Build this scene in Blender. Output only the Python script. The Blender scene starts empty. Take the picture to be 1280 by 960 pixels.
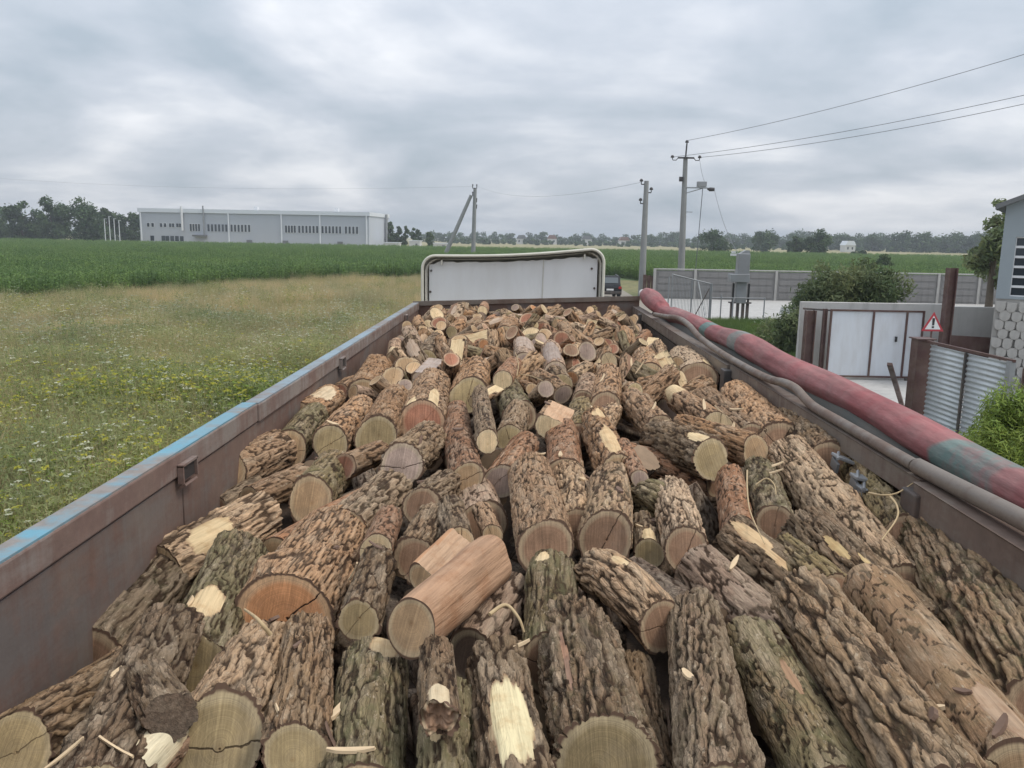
import bpy, bmesh, math, random, time
import numpy as np
from mathutils import Vector, Matrix
T0 = time.time()
random.seed(7)
rng = np.random.default_rng(11)
R = math.radians
S = bpy.context.scene
COL = S.collection

# ------------------------------------------------------------------ camera
H = 4.2                       # camera height above the ground
FPX = 1030.0                  # focal length in photo pixels (1280 wide)
cam_d = bpy.data.cameras.new('camera')
cam = bpy.data.objects.new('camera', cam_d)
COL.objects.link(cam)
cam_d.sensor_width = 36.0
cam_d.lens = 36.0 * FPX / 1280.0
cam_d.clip_start = 0.05
cam_d.clip_end = 20000
CM = Matrix.Rotation(R(0.5), 4, 'Z') @ Matrix.Rotation(R(90 - 10.07), 4, 'X') @ Matrix.Rotation(R(1.0), 4, 'Z')
cam.matrix_world = Matrix.Translation((0, 0, H)) @ CM
S.camera = cam
CR = CM.to_3x3()

# ------------------------------------------------------------------ sky, sun, exposure
SUN_EL, SUN_AZ = R(58), R(104)
world = bpy.data.worlds.new('World')
S.world = world
world.use_nodes = True
wt = world.node_tree
wt.nodes.clear()
def wn(t, **k):
    n = wt.nodes.new(t)
    for a, b in k.items(): setattr(n, a, b)
    return n
def wl(a, b): wt.links.new(a, b)
wo = wn('ShaderNodeOutputWorld'); wb = wn('ShaderNodeBackground'); wl(wb.outputs[0], wo.inputs[0])
sky = wn('ShaderNodeTexSky', sky_type='NISHITA', sun_disc=False)
sky.sun_elevation = SUN_EL; sky.sun_rotation = SUN_AZ; sky.dust_density = 3.0
skm = wn('ShaderNodeVectorMath', operation='SCALE'); wl(sky.outputs[0], skm.inputs[0]); skm.inputs[3].default_value = 0.09
tc = wn('ShaderNodeTexCoord')
sp = wn('ShaderNodeSeparateXYZ'); wl(tc.outputs['Generated'], sp.inputs[0])
def wmath(op, a, b):
    n = wn('ShaderNodeMath', operation=op)
    for i, v in enumerate((a, b)):
        if isinstance(v, (int, float)): n.inputs[i].default_value = v
        else: wl(v, n.inputs[i])
    return n.outputs[0]
zc = wmath('ADD', wmath('MAXIMUM', sp.outputs[2], 0.0), 0.24)
cv = wn('ShaderNodeCombineXYZ')
wl(wmath('DIVIDE', sp.outputs[0], zc), cv.inputs[0]); wl(wmath('DIVIDE', sp.outputs[1], zc), cv.inputs[1])
n1 = wn('ShaderNodeTexNoise'); wl(cv.outputs[0], n1.inputs['Vector'])
n1.inputs['Scale'].default_value = 0.95; n1.inputs['Detail'].default_value = 5; n1.inputs['Roughness'].default_value = 0.48; n1.inputs['Distortion'].default_value = 0.9
cv2 = wn('ShaderNodeVectorMath', operation='ADD'); wl(cv.outputs[0], cv2.inputs[0]); cv2.inputs[1].default_value = (3.7, 1.2, 0)
n2 = wn('ShaderNodeTexNoise'); wl(cv2.outputs[0], n2.inputs['Vector'])
n2.inputs['Scale'].default_value = 2.6; n2.inputs['Detail'].default_value = 6; n2.inputs['Roughness'].default_value = 0.55
cmix = wmath('ADD', wmath('MULTIPLY', n1.outputs[0], 0.68), wmath('MULTIPLY', n2.outputs[0], 0.32))
cr = wn('ShaderNodeValToRGB'); wl(cmix, cr.inputs[0])
el = cr.color_ramp.elements
el[0].position = 0.37; el[0].color = (0.415, 0.48, 0.55, 1)
el[1].position = 0.64; el[1].color = (0.845, 0.862, 0.90, 1)
e = el.new(0.50); e.color = (0.565, 0.61, 0.68, 1)
# an overcast sky is brighter overhead than at the horizon
zen = wmath('ADD', wmath('MULTIPLY', wmath('MAXIMUM', sp.outputs[2], 0.0), 1.1), 0.88)
cs = wn('ShaderNodeVectorMath', operation='SCALE'); wl(cr.outputs[0], cs.inputs[0]); wl(zen, cs.inputs[3])
mx = wn('ShaderNodeMix', data_type='RGBA'); mx.inputs[0].default_value = 0.12
wl(cs.outputs[0], mx.inputs[6]); wl(skm.outputs[0], mx.inputs[7])
wl(mx.outputs[2], wb.inputs[0]); wb.inputs[1].default_value = 1.0
sun_d = bpy.data.lights.new('sun', 'SUN'); sun = bpy.data.objects.new('sun', sun_d); COL.objects.link(sun)
sun_d.energy = 1.5; sun_d.angle = R(14); sun_d.color = (1.0, 0.93, 0.83)
sdir = Vector((math.sin(SUN_AZ) * math.cos(SUN_EL), math.cos(SUN_AZ) * math.cos(SUN_EL), math.sin(SUN_EL)))
sun.rotation_euler = sdir.to_track_quat('Z', 'Y').to_euler()
sun.location = (0, 0, 60)
S.view_settings.view_transform = 'Standard'
S.view_settings.look = 'None'
S.view_settings.exposure = 0.22
S.view_settings.gamma = 1.0

# ------------------------------------------------------------------ geometry helpers
def ray(px, py):
    d = CR @ Vector(((px - 640) / FPX, -(py - 480) / FPX, -1.0))
    return d
def at_depth(px, py, y):
    d = ray(px, py); t = y / d.y
    return Vector((d.x * t, y, H + d.z * t))
def at_z(px, py, z):
    d = ray(px, py); t = (z - H) / d.z
    return Vector((d.x * t, d.y * t, z))
def proj(p):
    q = CR.transposed() @ (Vector(p) - Vector((0, 0, H)))
    return (640 + FPX * q.x / -q.z, 480 - FPX * q.y / -q.z, -q.z)

def tag(o, label=None, cat=None, group=None, kind=None):
    if label: o['label'] = label
    if cat: o['category'] = cat
    if group: o['group'] = group
    if kind: o['kind'] = kind
    return o
def empty(name, loc=(0, 0, 0), rz=0.0):
    o = bpy.data.objects.new(name, None); COL.objects.link(o)
    o.location = loc; o.rotation_euler = (0, 0, rz); o.empty_display_size = 0.1
    return o
def link(name, me, mat=None, parent=None):
    o = bpy.data.objects.new(name, me); COL.objects.link(o)
    if mat is not None and not me.materials: me.materials.append(mat)
    if parent is not None: o.parent = parent
    return o
def np_mesh(name, V, quads=None, tris=None, attrs=None, smooth=True, mat=None, mats=None, matidx=None):
    me = bpy.data.meshes.new(name)
    nq = 0 if quads is None else len(quads); nt = 0 if tris is None else len(tris)
    V = np.asarray(V, np.float32)
    me.vertices.add(len(V)); me.vertices.foreach_set('co', V.ravel())
    nl = nq * 4 + nt * 3
    me.loops.add(nl); me.polygons.add(nq + nt)
    li = np.concatenate([np.asarray(a, np.int32).ravel() for a in (quads, tris) if a is not None and len(a)])
    me.loops.foreach_set('vertex_index', li)
    st = np.concatenate([np.arange(nq, dtype=np.int32) * 4, nq * 4 + np.arange(nt, dtype=np.int32) * 3])
    me.polygons.foreach_set('loop_start', st)
    if smooth: me.polygons.foreach_set('use_smooth', np.ones(nq + nt, bool))
    if mats:
        for m in mats: me.materials.append(m)
        me.polygons.foreach_set('material_index', np.asarray(matidx, np.int32))
    elif mat: me.materials.append(mat)
    if attrs:
        for k, a in attrs.items():
            a = np.asarray(a, np.float32)
            if a.ndim == 1:
                at = me.attributes.new(k, 'FLOAT', 'POINT'); at.data.foreach_set('value', a)
            else:
                at = me.attributes.new(k, 'FLOAT_COLOR', 'POINT'); at.data.foreach_set('color', a.ravel())
    me.update(calc_edges=True); me.validate()
    return me

class MB:
    """collects simple solids and links them as one mesh object"""
    def __init__(s): s.v = []; s.f = []; s.sm = []
    def add(s, vs, fs, smooth=False):
        b = len(s.v); s.v += [tuple(v) for v in vs]; s.f += [tuple(b + i for i in f) for f in fs]; s.sm += [smooth] * len(fs)
    def box(s, c, d, rot=None, bev=0.0):
        x, y, z = d[0] / 2, d[1] / 2, d[2] / 2
        if bev <= 0:
            vs = [Vector((i * x, j * y, k * z)) for k in (-1, 1) for j in (-1, 1) for i in (-1, 1)]
            fs = [(0, 2, 3, 1), (4, 5, 7, 6), (0, 1, 5, 4), (2, 6, 7, 3), (0, 4, 6, 2), (1, 3, 7, 5)]
        else:
            bm = bmesh.new(); bmesh.ops.create_cube(bm, size=1.0)
            bmesh.ops.scale(bm, vec=Vector(d), verts=bm.verts)
            bmesh.ops.bevel(bm, geom=list(bm.edges), offset=bev, segments=2, affect='EDGES', profile=0.5)
            bm.verts.index_update()
            vs = [v.co.copy() for v in bm.verts]; fs = [[v.index for v in f.verts] for f in bm.faces]; bm.free()
        if rot is not None: vs = [rot @ v for v in vs]
        c = Vector(c); s.add([v + c for v in vs], fs)
        return s
    def bar(s, a, b, w, h=None, up=(0, 0, 1)):
        a = Vector(a); b = Vector(b); h = h or w; d = (b - a); L = d.length; d.normalize()
        u = Vector(up)
        if abs(d.dot(u)) > 0.98: u = Vector((0, 1, 0))
        x = d.cross(u).normalized(); z = x.cross(d)
        s.box((a + b) / 2, (w, L, h), Matrix((x, d, z)).transposed())
        return s
    def tube(s, pts, r, n=8, caps=True):
        pts = [Vector(p) for p in pts]; k = len(pts); rs = r if isinstance(r, (list, tuple)) else [r] * k
        vs = []; px = None
        for i, p in enumerate(pts):
            d = (pts[min(i + 1, k - 1)] - pts[max(i - 1, 0)]).normalized()
            if px is None:
                u = Vector((0, 0, 1)) if abs(d.z) < 0.9 else Vector((1, 0, 0)); px = d.cross(u).normalized()
            px = (px - d * px.dot(d)).normalized(); py = d.cross(px)
            for j in range(n):
                a = 2 * math.pi * j / n; vs.append(p + (px * math.cos(a) + py * math.sin(a)) * rs[i])
        fs = [(i * n + j, i * n + (j + 1) % n, (i + 1) * n + (j + 1) % n, (i + 1) * n + j) for i in range(k - 1) for j in range(n)]
        s.add(vs, fs, True)
        if caps: s.add(vs[:n], [tuple(range(n))[::-1]]); s.add(vs[-n:], [tuple(range(n))])
        return s
    def prism(s, poly, a, b, rot=None, off=(0, 0, 0)):
        """poly in (x,z), extruded along y from a to b"""
        n = len(poly); vs = [Vector((p[0], y, p[1])) for y in (a, b) for p in poly]
        if rot is not None: vs = [rot @ v for v in vs]
        o = Vector(off); vs = [v + o for v in vs]
        fs = [tuple(range(n)), tuple(range(n, 2 * n))[::-1]] + [(i, i + n, (i + 1) % n + n, (i + 1) % n) for i in range(n)]
        s.add(vs, fs); return s
    def build(s, name, mat, parent=None, inv=None):
        me = bpy.data.meshes.new(name)
        V = s.v if inv is None else [tuple(inv @ Vector(v)) for v in s.v]
        me.from_pydata(V, [], s.f); me.polygons.foreach_set('use_smooth', s.sm); me.materials.append(mat)
        bm = bmesh.new(); bm.from_mesh(me); bmesh.ops.recalc_face_normals(bm, faces=bm.faces); bm.to_mesh(me); bm.free()
        me.update()
        return link(name, me, None, parent)

# numpy noise -------------------------------------------------------
def hash01(ix, iy, iz, s=0):
    h = (ix.astype(np.int64) * 374761393 + iy.astype(np.int64) * 668265263 + iz.astype(np.int64) * 2147483647 + s * 974634533) & 0xFFFFFFFF
    h = ((h ^ (h >> 13)) * 1274126177) & 0xFFFFFFFF
    h = ((h ^ (h >> 16)) * 2246822519) & 0xFFFFFFFF
    return ((h ^ (h >> 15)) & 0xFFFFFF) / float(0xFFFFFF)
def vnoise(x, y, z, s=0):
    x0 = np.floor(x); y0 = np.floor(y); z0 = np.floor(z); fx = x - x0; fy = y - y0; fz = z - z0
    fx = fx * fx * (3 - 2 * fx); fy = fy * fy * (3 - 2 * fy); fz = fz * fz * (3 - 2 * fz)
    r = 0
    for a in (0, 1):
        for b in (0, 1):
            for c in (0, 1):
                w = (fx if a else 1 - fx) * (fy if b else 1 - fy) * (fz if c else 1 - fz)
                r = r + w * hash01(x0 + a, y0 + b, z0 + c, s)
    return r
def fbm(x, y, z, o=3, s=0):
    r = 0; a = 0.5; t = 0
    for i in range(o):
        r = r + a * vnoise(x * 2 ** i, y * 2 ** i, z * 2 ** i, s + i * 17); t += a; a *= 0.5
    return r / t
def worley_u(u, v, nu, s=0):
    """cellular F2-F1, periodic in u with nu cells"""
    iu = np.floor(u); iv = np.floor(v); f1 = np.full(u.shape, 9.0); f2 = np.full(u.shape, 9.0); cid = np.zeros(u.shape)
    for a in (-1, 0, 1):
        for b in (-1, 0, 1):
            cu = iu + a; cvv = iv + b; wu = np.mod(cu, nu); z = np.zeros_like(wu)
            du = cu + 0.1 + 0.8 * hash01(wu, cvv, z, s) - u; dv = cvv + 0.1 + 0.8 * hash01(wu, cvv, z, s + 5) - v
            d = np.sqrt(du * du + dv * dv); k = d < f1
            f2 = np.where(k, f1, np.minimum(f2, d)); cid = np.where(k, hash01(wu, cvv, z, s + 9), cid); f1 = np.where(k, d, f1)
    return f2 - f1, cid
def sstep(a, b, x):
    t = np.clip((x - a) / (b - a), 0, 1); return t * t * (3 - 2 * t)

# ------------------------------------------------------------------ materials
def new_mat(name):
    m = bpy.data.materials.new(name); m.use_nodes = True; nt = m.node_tree; nt.nodes.clear()
    out = nt.nodes.new('ShaderNodeOutputMaterial'); bs = nt.nodes.new('ShaderNodeBsdfPrincipled'); nt.links.new(bs.outputs[0], out.inputs[0])
    return m, nt, bs
class NT:
    def __init__(s, nt): s.t = nt
    def n(s, t, **k):
        x = s.t.nodes.new(t)
        for a, b in k.items(): setattr(x, a, b)
        return x
    def put(s, sock, v):
        if v is None: return
        if hasattr(v, 'links'): s.t.links.new(v, sock)
        elif isinstance(v, (tuple, list)) and len(v) == 3 and sock.type == 'RGBA': sock.default_value = (*v, 1)
        else: sock.default_value = v
    def coord(s, which='Object'): return s.n('ShaderNodeTexCoord').outputs[which]
    def map(s, vec, scale=(1, 1, 1), rot=(0, 0, 0), loc=(0, 0, 0)):
        m = s.n('ShaderNodeMapping'); s.put(m.inputs[0], vec); m.inputs['Scale'].default_value = scale; m.inputs['Rotation'].default_value = rot; m.inputs['Location'].default_value = loc
        return m.outputs[0]
    def noise(s, vec, scale, detail=4, rough=0.55, dist=0.0, out=0):
        x = s.n('ShaderNodeTexNoise'); s.put(x.inputs['Vector'], vec); x.inputs['Scale'].default_value = scale; x.inputs['Detail'].default_value = detail
        x.inputs['Roughness'].default_value = rough; x.inputs['Distortion'].default_value = dist; return x.outputs[out]
    def math(s, op, a, b=0.0, c=None, clamp=False):
        x = s.n('ShaderNodeMath', operation=op, use_clamp=clamp); s.put(x.inputs[0], a); s.put(x.inputs[1], b)
        if c is not None: s.put(x.inputs[2], c)
        return x.outputs[0]
    def ramp(s, f, stops, interp='LINEAR'):
        x = s.n('ShaderNodeValToRGB'); s.put(x.inputs[0], f); cr = x.color_ramp; cr.interpolation = interp
        while len(cr.elements) < len(stops): cr.elements.new(0.5)
        for e, (p, c) in zip(cr.elements, stops):
            e.position = p; e.color = (c, c, c, 1) if isinstance(c, (int, float)) else (*c, 1)
        return x.outputs[0]
    def mix(s, f, a, b, mode='MIX'):
        x = s.n('ShaderNodeMix', data_type='RGBA', blend_type=mode); s.put(x.inputs[0], f); s.put(x.inputs[6], a); s.put(x.inputs[7], b); return x.outputs[2]
    def attr(s, name, kind='GEOMETRY', out='Fac'):
        x = s.n('ShaderNodeAttribute', attribute_name=name, attribute_type=kind); return x.outputs[out]
    def bump(s, h, strength=0.5, dist=0.01):
        x = s.n('ShaderNodeBump'); s.put(x.inputs['Height'], h); x.inputs['Strength'].default_value = strength; x.inputs['Distance'].default_value = dist; return x.outputs[0]

def simple(name, col, rough=0.7, var=0.12, scale=6.0, metal=0.0, bump=0.0, dirt=None, dirt_amt=0.5, dirt_scale=2.0, stretch=(1, 1, 1)):
    m, nt, b = new_mat(name); N = NT(nt); co = N.map(N.coord('Object'), stretch)
    f = N.noise(co, scale, 5, 0.6)
    c = N.mix(f, tuple(x * (1 - var) for x in col), tuple(min(1, x * (1 + var)) for x in col))
    if dirt:
        g = N.ramp(N.noise(co, dirt_scale, 6, 0.65), [(0.42, 0.0), (0.68, 1.0)])
        c = N.mix(N.math('MULTIPLY', g, dirt_amt), c, dirt)
    N.put(b.inputs['Base Color'], c); b.inputs['Roughness'].default_value = rough; b.inputs['Metallic'].default_value = metal
    if bump: N.put(b.inputs['Normal'], N.bump(N.noise(co, scale * 3, 5, 0.6), bump, 0.01))
    return m
def mat_bark():
    m, nt, b = new_mat('bark'); N = NT(nt); co = N.coord('Object')
    oi = N.n('ShaderNodeObjectInfo'); oc = oi.outputs['Color']
    off = N.n('ShaderNodeVectorMath', operation='ADD'); N.put(off.inputs[0], co); sc = N.n('ShaderNodeCombineXYZ'); N.put(sc.inputs[0], N.math('MULTIPLY', oi.outputs['Random'], 40.0)); N.put(off.inputs[1], sc.outputs[0]); co = off.outputs[0]
    h = N.attr('ridge'); moss = N.attr('moss'); cell = N.attr('plate')
    # weathering differs from patch to patch of one log: brown, grey, pale
    p1 = N.noise(N.map(co, (1, 1, 0.45)), 9, 4, 0.6); p2 = N.noise(N.map(co, (1, 1, 0.5)), 15, 4, 0.6)
    top = N.mix(N.ramp(p1, [(0.45, 0.0), (0.66, 0.75)]), oc, N.mix(0.5, oc, (0.30, 0.17, 0.10)))
    top = N.mix(N.ramp(p2, [(0.50, 0.0), (0.70, 0.7)]), top, N.mix(0.55, oc, (0.43, 0.345, 0.25)))
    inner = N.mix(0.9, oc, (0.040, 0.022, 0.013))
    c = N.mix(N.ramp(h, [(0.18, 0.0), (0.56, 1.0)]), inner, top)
    c = N.mix(N.math('MULTIPLY', N.ramp(cell, [(0.5, 0), (0.9, 1)]), 0.5), c, N.mix(0.55, top, (0.54, 0.43, 0.31)))
    fib = N.noise(N.map(co, (90, 90, 11)), 1.0, 5, 0.75)
    c = N.mix(1.0, c, N.ramp(fib, [(0.28, 0.30), (0.43, 0.92), (0.60, 1.3), (0.74, 2.1)]), 'MULTIPLY')
    # thin dark drying cracks
    wv = N.n('ShaderNodeVectorMath', operation='ADD'); nz_ = N.n('ShaderNodeTexNoise'); N.put(nz_.inputs['Vector'], co); nz_.inputs['Scale'].default_value = 30; N.put(wv.inputs[0], N.map(co, (70, 70, 9))); N.put(wv.inputs[1], nz_.outputs['Color'])
    vo = N.n('ShaderNodeTexVoronoi', feature='DISTANCE_TO_EDGE'); N.put(vo.inputs['Vector'], wv.outputs[0]); vo.inputs['Scale'].default_value = 1.0
    ckm = N.math('MULTIPLY', oi.outputs['Alpha'], N.ramp(p1, [(0.35, 0.25), (0.6, 0.75)])); ck = N.mix(ckm, (1, 1, 1), N.ramp(vo.outputs['Distance'], [(0.0, 0.25), (0.10, 1.0)]))
    c = N.mix(1.0, c, ck, 'MULTIPLY')
    li = N.math('MULTIPLY', N.ramp(N.noise(co, 24, 4, 0.75), [(0.48, 0.0), (0.66, 1.0)]), N.math('MULTIPLY', moss, 0.5))
    c = N.mix(li, c, (0.17, 0.165, 0.08))
    pale = N.math('MULTIPLY', N.ramp(N.noise(N.map(co, (1, 1, 0.5)), 85, 4, 0.75), [(0.58, 0.0), (0.68, 1.0)]), N.ramp(h, [(0.35, 0.0), (0.8, 0.85)]))
    c = N.mix(pale, c, (0.52, 0.42, 0.30))
    N.put(b.inputs['Base Color'], c); b.inputs['Roughness'].default_value = 0.92; b.inputs['Specular IOR Level'].default_value = 0.2
    hh = N.math('ADD', N.math('ADD', N.math('MULTIPLY', fib, 0.9), N.math('MULTIPLY', N.noise(co, 170, 4, 0.75), 0.4)), N.math('MULTIPLY', ck, 0.35))
    N.put(b.inputs['Normal'], N.bump(hh, 1.0, 0.010))
    return m
def mat_face():
    m, nt, b = new_mat('sawn_end_grain'); N = NT(nt); co = N.coord('Object')
    oc = N.n('ShaderNodeObjectInfo').outputs['Color']
    rad = N.attr('rad'); ang = N.attr('ang'); crack = N.attr('crack')
    wob = N.noise(co, 14, 3, 0.5)
    rr = N.math('ADD', rad, N.math('MULTIPLY', N.math('SUBTRACT', wob, 0.5), 0.10))
    sap = N.mix(0.5, oc, (0.62, 0.50, 0.32))
    c = N.mix(N.ramp(rr, [(0.74, 0.0), (0.86, 1.0)]), oc, sap)
    c = N.mix(N.ramp(rr, [(0.0, 0.6), (0.14, 0.0)]), c, N.mix(1.0, oc, (0.62, 0.52, 0.44), 'MULTIPLY'))
    cx = N.n('ShaderNodeCombineXYZ'); N.put(cx.inputs[0], N.math('MULTIPLY', rr, 34.0))
    ring = N.noise(cx.outputs[0], 1.0, 3, 0.7)
    c = N.mix(1.0, c, N.ramp(ring, [(0.3, 0.72), (0.7, 1.18)]), 'MULTIPLY')
    ca = N.n('ShaderNodeCombineXYZ'); N.put(ca.inputs[0], N.math('MULTIPLY', N.math('SINE', ang), 9.0)); N.put(ca.inputs[1], N.math('MULTIPLY', N.math('COSINE', ang), 9.0)); N.put(ca.inputs[2], rad)
    c = N.mix(1.0, c, N.ramp(N.noise(ca.outputs[0], 2.2, 4, 0.6), [(0.3, 0.88), (0.7, 1.08)]), 'MULTIPLY')
    c = N.mix(N.ramp(N.noise(co, 7, 5, 0.65), [(0.5, 0.0), (0.72, 0.55)]), c, N.mix(0.6, oc, (0.30, 0.25, 0.20)))
    blot = N.ramp(N.noise(co, 11, 5, 0.6), [(0.3, 0.72), (0.7, 1.22)])
    c = N.mix(1.0, c, blot, 'MULTIPLY')
    saw = N.noise(N.map(co, (6, 150, 6), (0, 0, 0.5)), 1.0, 3, 0.6)
    c = N.mix(1.0, c, N.ramp(saw, [(0.3, 0.74), (0.7, 1.16)]), 'MULTIPLY')
    # drying crack: a thin radial split, only on logs whose ends carry one
    cw = N.math('ADD', ang, N.math('MULTIPLY', N.math('SUBTRACT', N.noise(co, 30, 3), 0.5), 0.35))
    ck = N.math('MULTIPLY', N.ramp(N.math('MULTIPLY', N.math('ABSOLUTE', N.math('SINE', cw)), rad), [(0.010, 1.0), (0.026, 0.0)]), crack)
    c = N.mix(ck, c, (0.03, 0.016, 0.01))
    # bark ring at the rim
    c = N.mix(N.ramp(rad, [(0.94, 0.0), (0.965, 1.0)]), c, (0.13, 0.08, 0.054))
    N.put(b.inputs['Base Color'], c); b.inputs['Roughness'].default_value = 0.85; b.inputs['Specular IOR Level'].default_value = 0.2
    N.put(b.inputs['Normal'], N.bump(N.math('SUBTRACT', N.math('ADD', saw, N.math('MULTIPLY', ring, 0.4)), N.math('MULTIPLY', ck, 3.0)), 0.5, 0.004))
    return m
def mat_bare():
    m, nt, b = new_mat('torn_bare_wood'); N = NT(nt); co = N.coord('Object')
    oc = N.n('ShaderNodeObjectInfo').outputs['Color']
    fib = N.noise(N.map(co, (70, 70, 5)), 1.0, 5, 0.65)
    c = N.mix(1.0, oc, N.ramp(fib, [(0.25, 0.55), (0.5, 0.95), (0.8, 1.2)]), 'MULTIPLY')
    c = N.mix(N.ramp(N.noise(co, 12, 5, 0.65), [(0.48, 0.0), (0.75, 0.8)]), c, N.mix(1.0, oc, (0.62, 0.45, 0.32), 'MULTIPLY'))
    wd = N.math('ADD', N.attr('wound'), N.math('MULTIPLY', N.math('SUBTRACT', fib, 0.5), 0.25))
    c = N.mix(N.ramp(wd, [(0.03, 0.9), (0.16, 0.0)]), c, (0.24, 0.135, 0.08))
    N.put(b.inputs['Base Color'], c); b.inputs['Roughness'].default_value = 0.75; b.inputs['Specular IOR Level'].default_value = 0.3
    N.put(b.inputs['Normal'], N.bump(fib, 0.9, 0.008))
    return m
def mat_foliage(name, cols, transl=0.25, rough=0.6):
    m, nt, b = new_mat(name); N = NT(nt)
    rnd = N.n('ShaderNodeObjectInfo').outputs['Random']
    tint = N.attr('tint', out='Color')
    f = N.noise(N.coord('Object'), 1.7, 3, 0.6); ge = N.n('ShaderNodeNewGeometry').outputs['Position']; big = N.noise(ge, 0.28, 3, 0.6)
    c = N.mix(rnd, cols[0], cols[1]); c = N.mix(N.ramp(f, [(0.35, 0), (0.65, 1)]), c, cols[2])
    c = N.mix(1.0, c, tint, 'MULTIPLY'); c = N.mix(1.0, c, N.ramp(big, [(0.32, (0.68, 0.78, 0.74)), (0.68, (1.34, 1.22, 1.12))]), 'MULTIPLY')
    N.put(b.inputs['Base Color'], c); b.inputs['Roughness'].default_value = rough; b.inputs['Specular IOR Level'].default_value = 0.25
    tr = N.n('ShaderNodeBsdfTranslucent'); N.put(tr.inputs[0], c)
    ms = N.n('ShaderNodeMixShader'); ms.inputs[0].default_value = transl
    nt.links.new(b.outputs[0], ms.inputs[1]); nt.links.new(tr.outputs[0], ms.inputs[2])
    out = [n for n in nt.nodes if n.type == 'OUTPUT_MATERIAL'][0]; nt.links.new(ms.outputs[0], out.inputs[0])
    return m
def mat_rust_steel(name, paint, rust=(0.11, 0.065, 0.05), amt=0.6, scale=3.0):
    m, nt, b = new_mat(name); N = NT(nt); co = N.coord('Object')
    g = N.noise(N.map(co, (1, 0.5, 1.6)), scale, 8, 0.68)
    st = N.noise(N.map(co, (3, 9, 0.7)), 1.6, 5, 0.6)
    f = N.ramp(N.math('ADD', N.math('MULTIPLY', g, 0.7), N.math('MULTIPLY', st, 0.3)), [(0.62 - 0.3 * amt, 0.0), (0.74 - 0.3 * amt, 1.0)])
    rc = N.mix(N.noise(co, 17, 5, 0.7), tuple(x * 0.55 for x in rust), tuple(x * 1.5 for x in rust))
    pc = N.mix(N.noise(co, 5, 5, 0.6), tuple(x * 0.7 for x in paint), tuple(min(1, x * 1.15) for x in paint))
    c = N.mix(f, pc, rc)
    dust = N.ramp(N.noise(co, 2.3, 5, 0.6), [(0.45, 0.0), (0.8, 0.45)])
    c = N.mix(dust, c, (0.24, 0.19, 0.15))
    N.put(b.inputs['Base Color'], c); N.put(b.inputs['Roughness'], N.math('ADD', N.math('MULTIPLY', f, 0.3), 0.5))
    N.put(b.inputs['Normal'], N.bump(N.math('ADD', g, N.math('MULTIPLY', N.noise(co, 40, 4), 0.3)), 0.35, 0.01))
    return m
M = {}
M['bark'] = mat_bark(); M['face'] = mat_face(); M['bare'] = mat_bare()
# ------------------------------------------------------------------ more materials
def mat_ground():
    m, nt, b = new_mat('field_soil'); N = NT(nt); co = N.coord('Object')
    a = N.noise(co, 0.06, 6, 0.6); f = N.noise(co, 1.3, 6, 0.65)
    c = N.mix(N.ramp(a, [(0.4, 0), (0.6, 1)]), (0.12, 0.13, 0.045), (0.21, 0.18, 0.08))
    c = N.mix(1.0, c, N.ramp(f, [(0.3, 0.6), (0.7, 1.3)]), 'MULTIPLY')
    N.put(b.inputs['Base Color'], c); b.inputs['Roughness'].default_value = 0.95
    N.put(b.inputs['Normal'], N.bump(f, 0.6, 0.1)); return m
def mat_field(name, c1, c2, scale=0.03):
    m, nt, b = new_mat(name); N = NT(nt); co = N.coord('Object')
    a = N.noise(N.map(co, (1, 3.5, 1)), scale, 5, 0.6); f = N.noise(co, 0.8, 5, 0.7)
    c = N.mix(N.ramp(a, [(0.35, 0), (0.65, 1)]), c1, c2)
    c = N.mix(1.0, c, N.ramp(f, [(0.3, 0.7), (0.7, 1.25)]), 'MULTIPLY')
    N.put(b.inputs['Base Color'], c); b.inputs['Roughness'].default_value = 0.95; return m
def mat_concrete(name, col=(0.40, 0.39, 0.37)):
    m, nt, b = new_mat(name); N = NT(nt); co = N.coord('Object')
    a = N.noise(co, 1.1, 7, 0.65); st = N.noise(N.map(co, (4, 4, 0.5)), 1.0, 5, 0.6)
    c = N.mix(a, tuple(x * 0.72 for x in col), tuple(x * 1.2 for x in col))
    c = N.mix(N.ramp(st, [(0.5, 0), (0.75, 0.5)]), c, tuple(x * 0.5 for x in col))
    N.put(b.inputs['Base Color'], c); b.inputs['Roughness'].default_value = 0.92
    N.put(b.inputs['Normal'], N.bump(N.noise(co, 25, 5, 0.6), 0.4, 0.01)); return m
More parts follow.
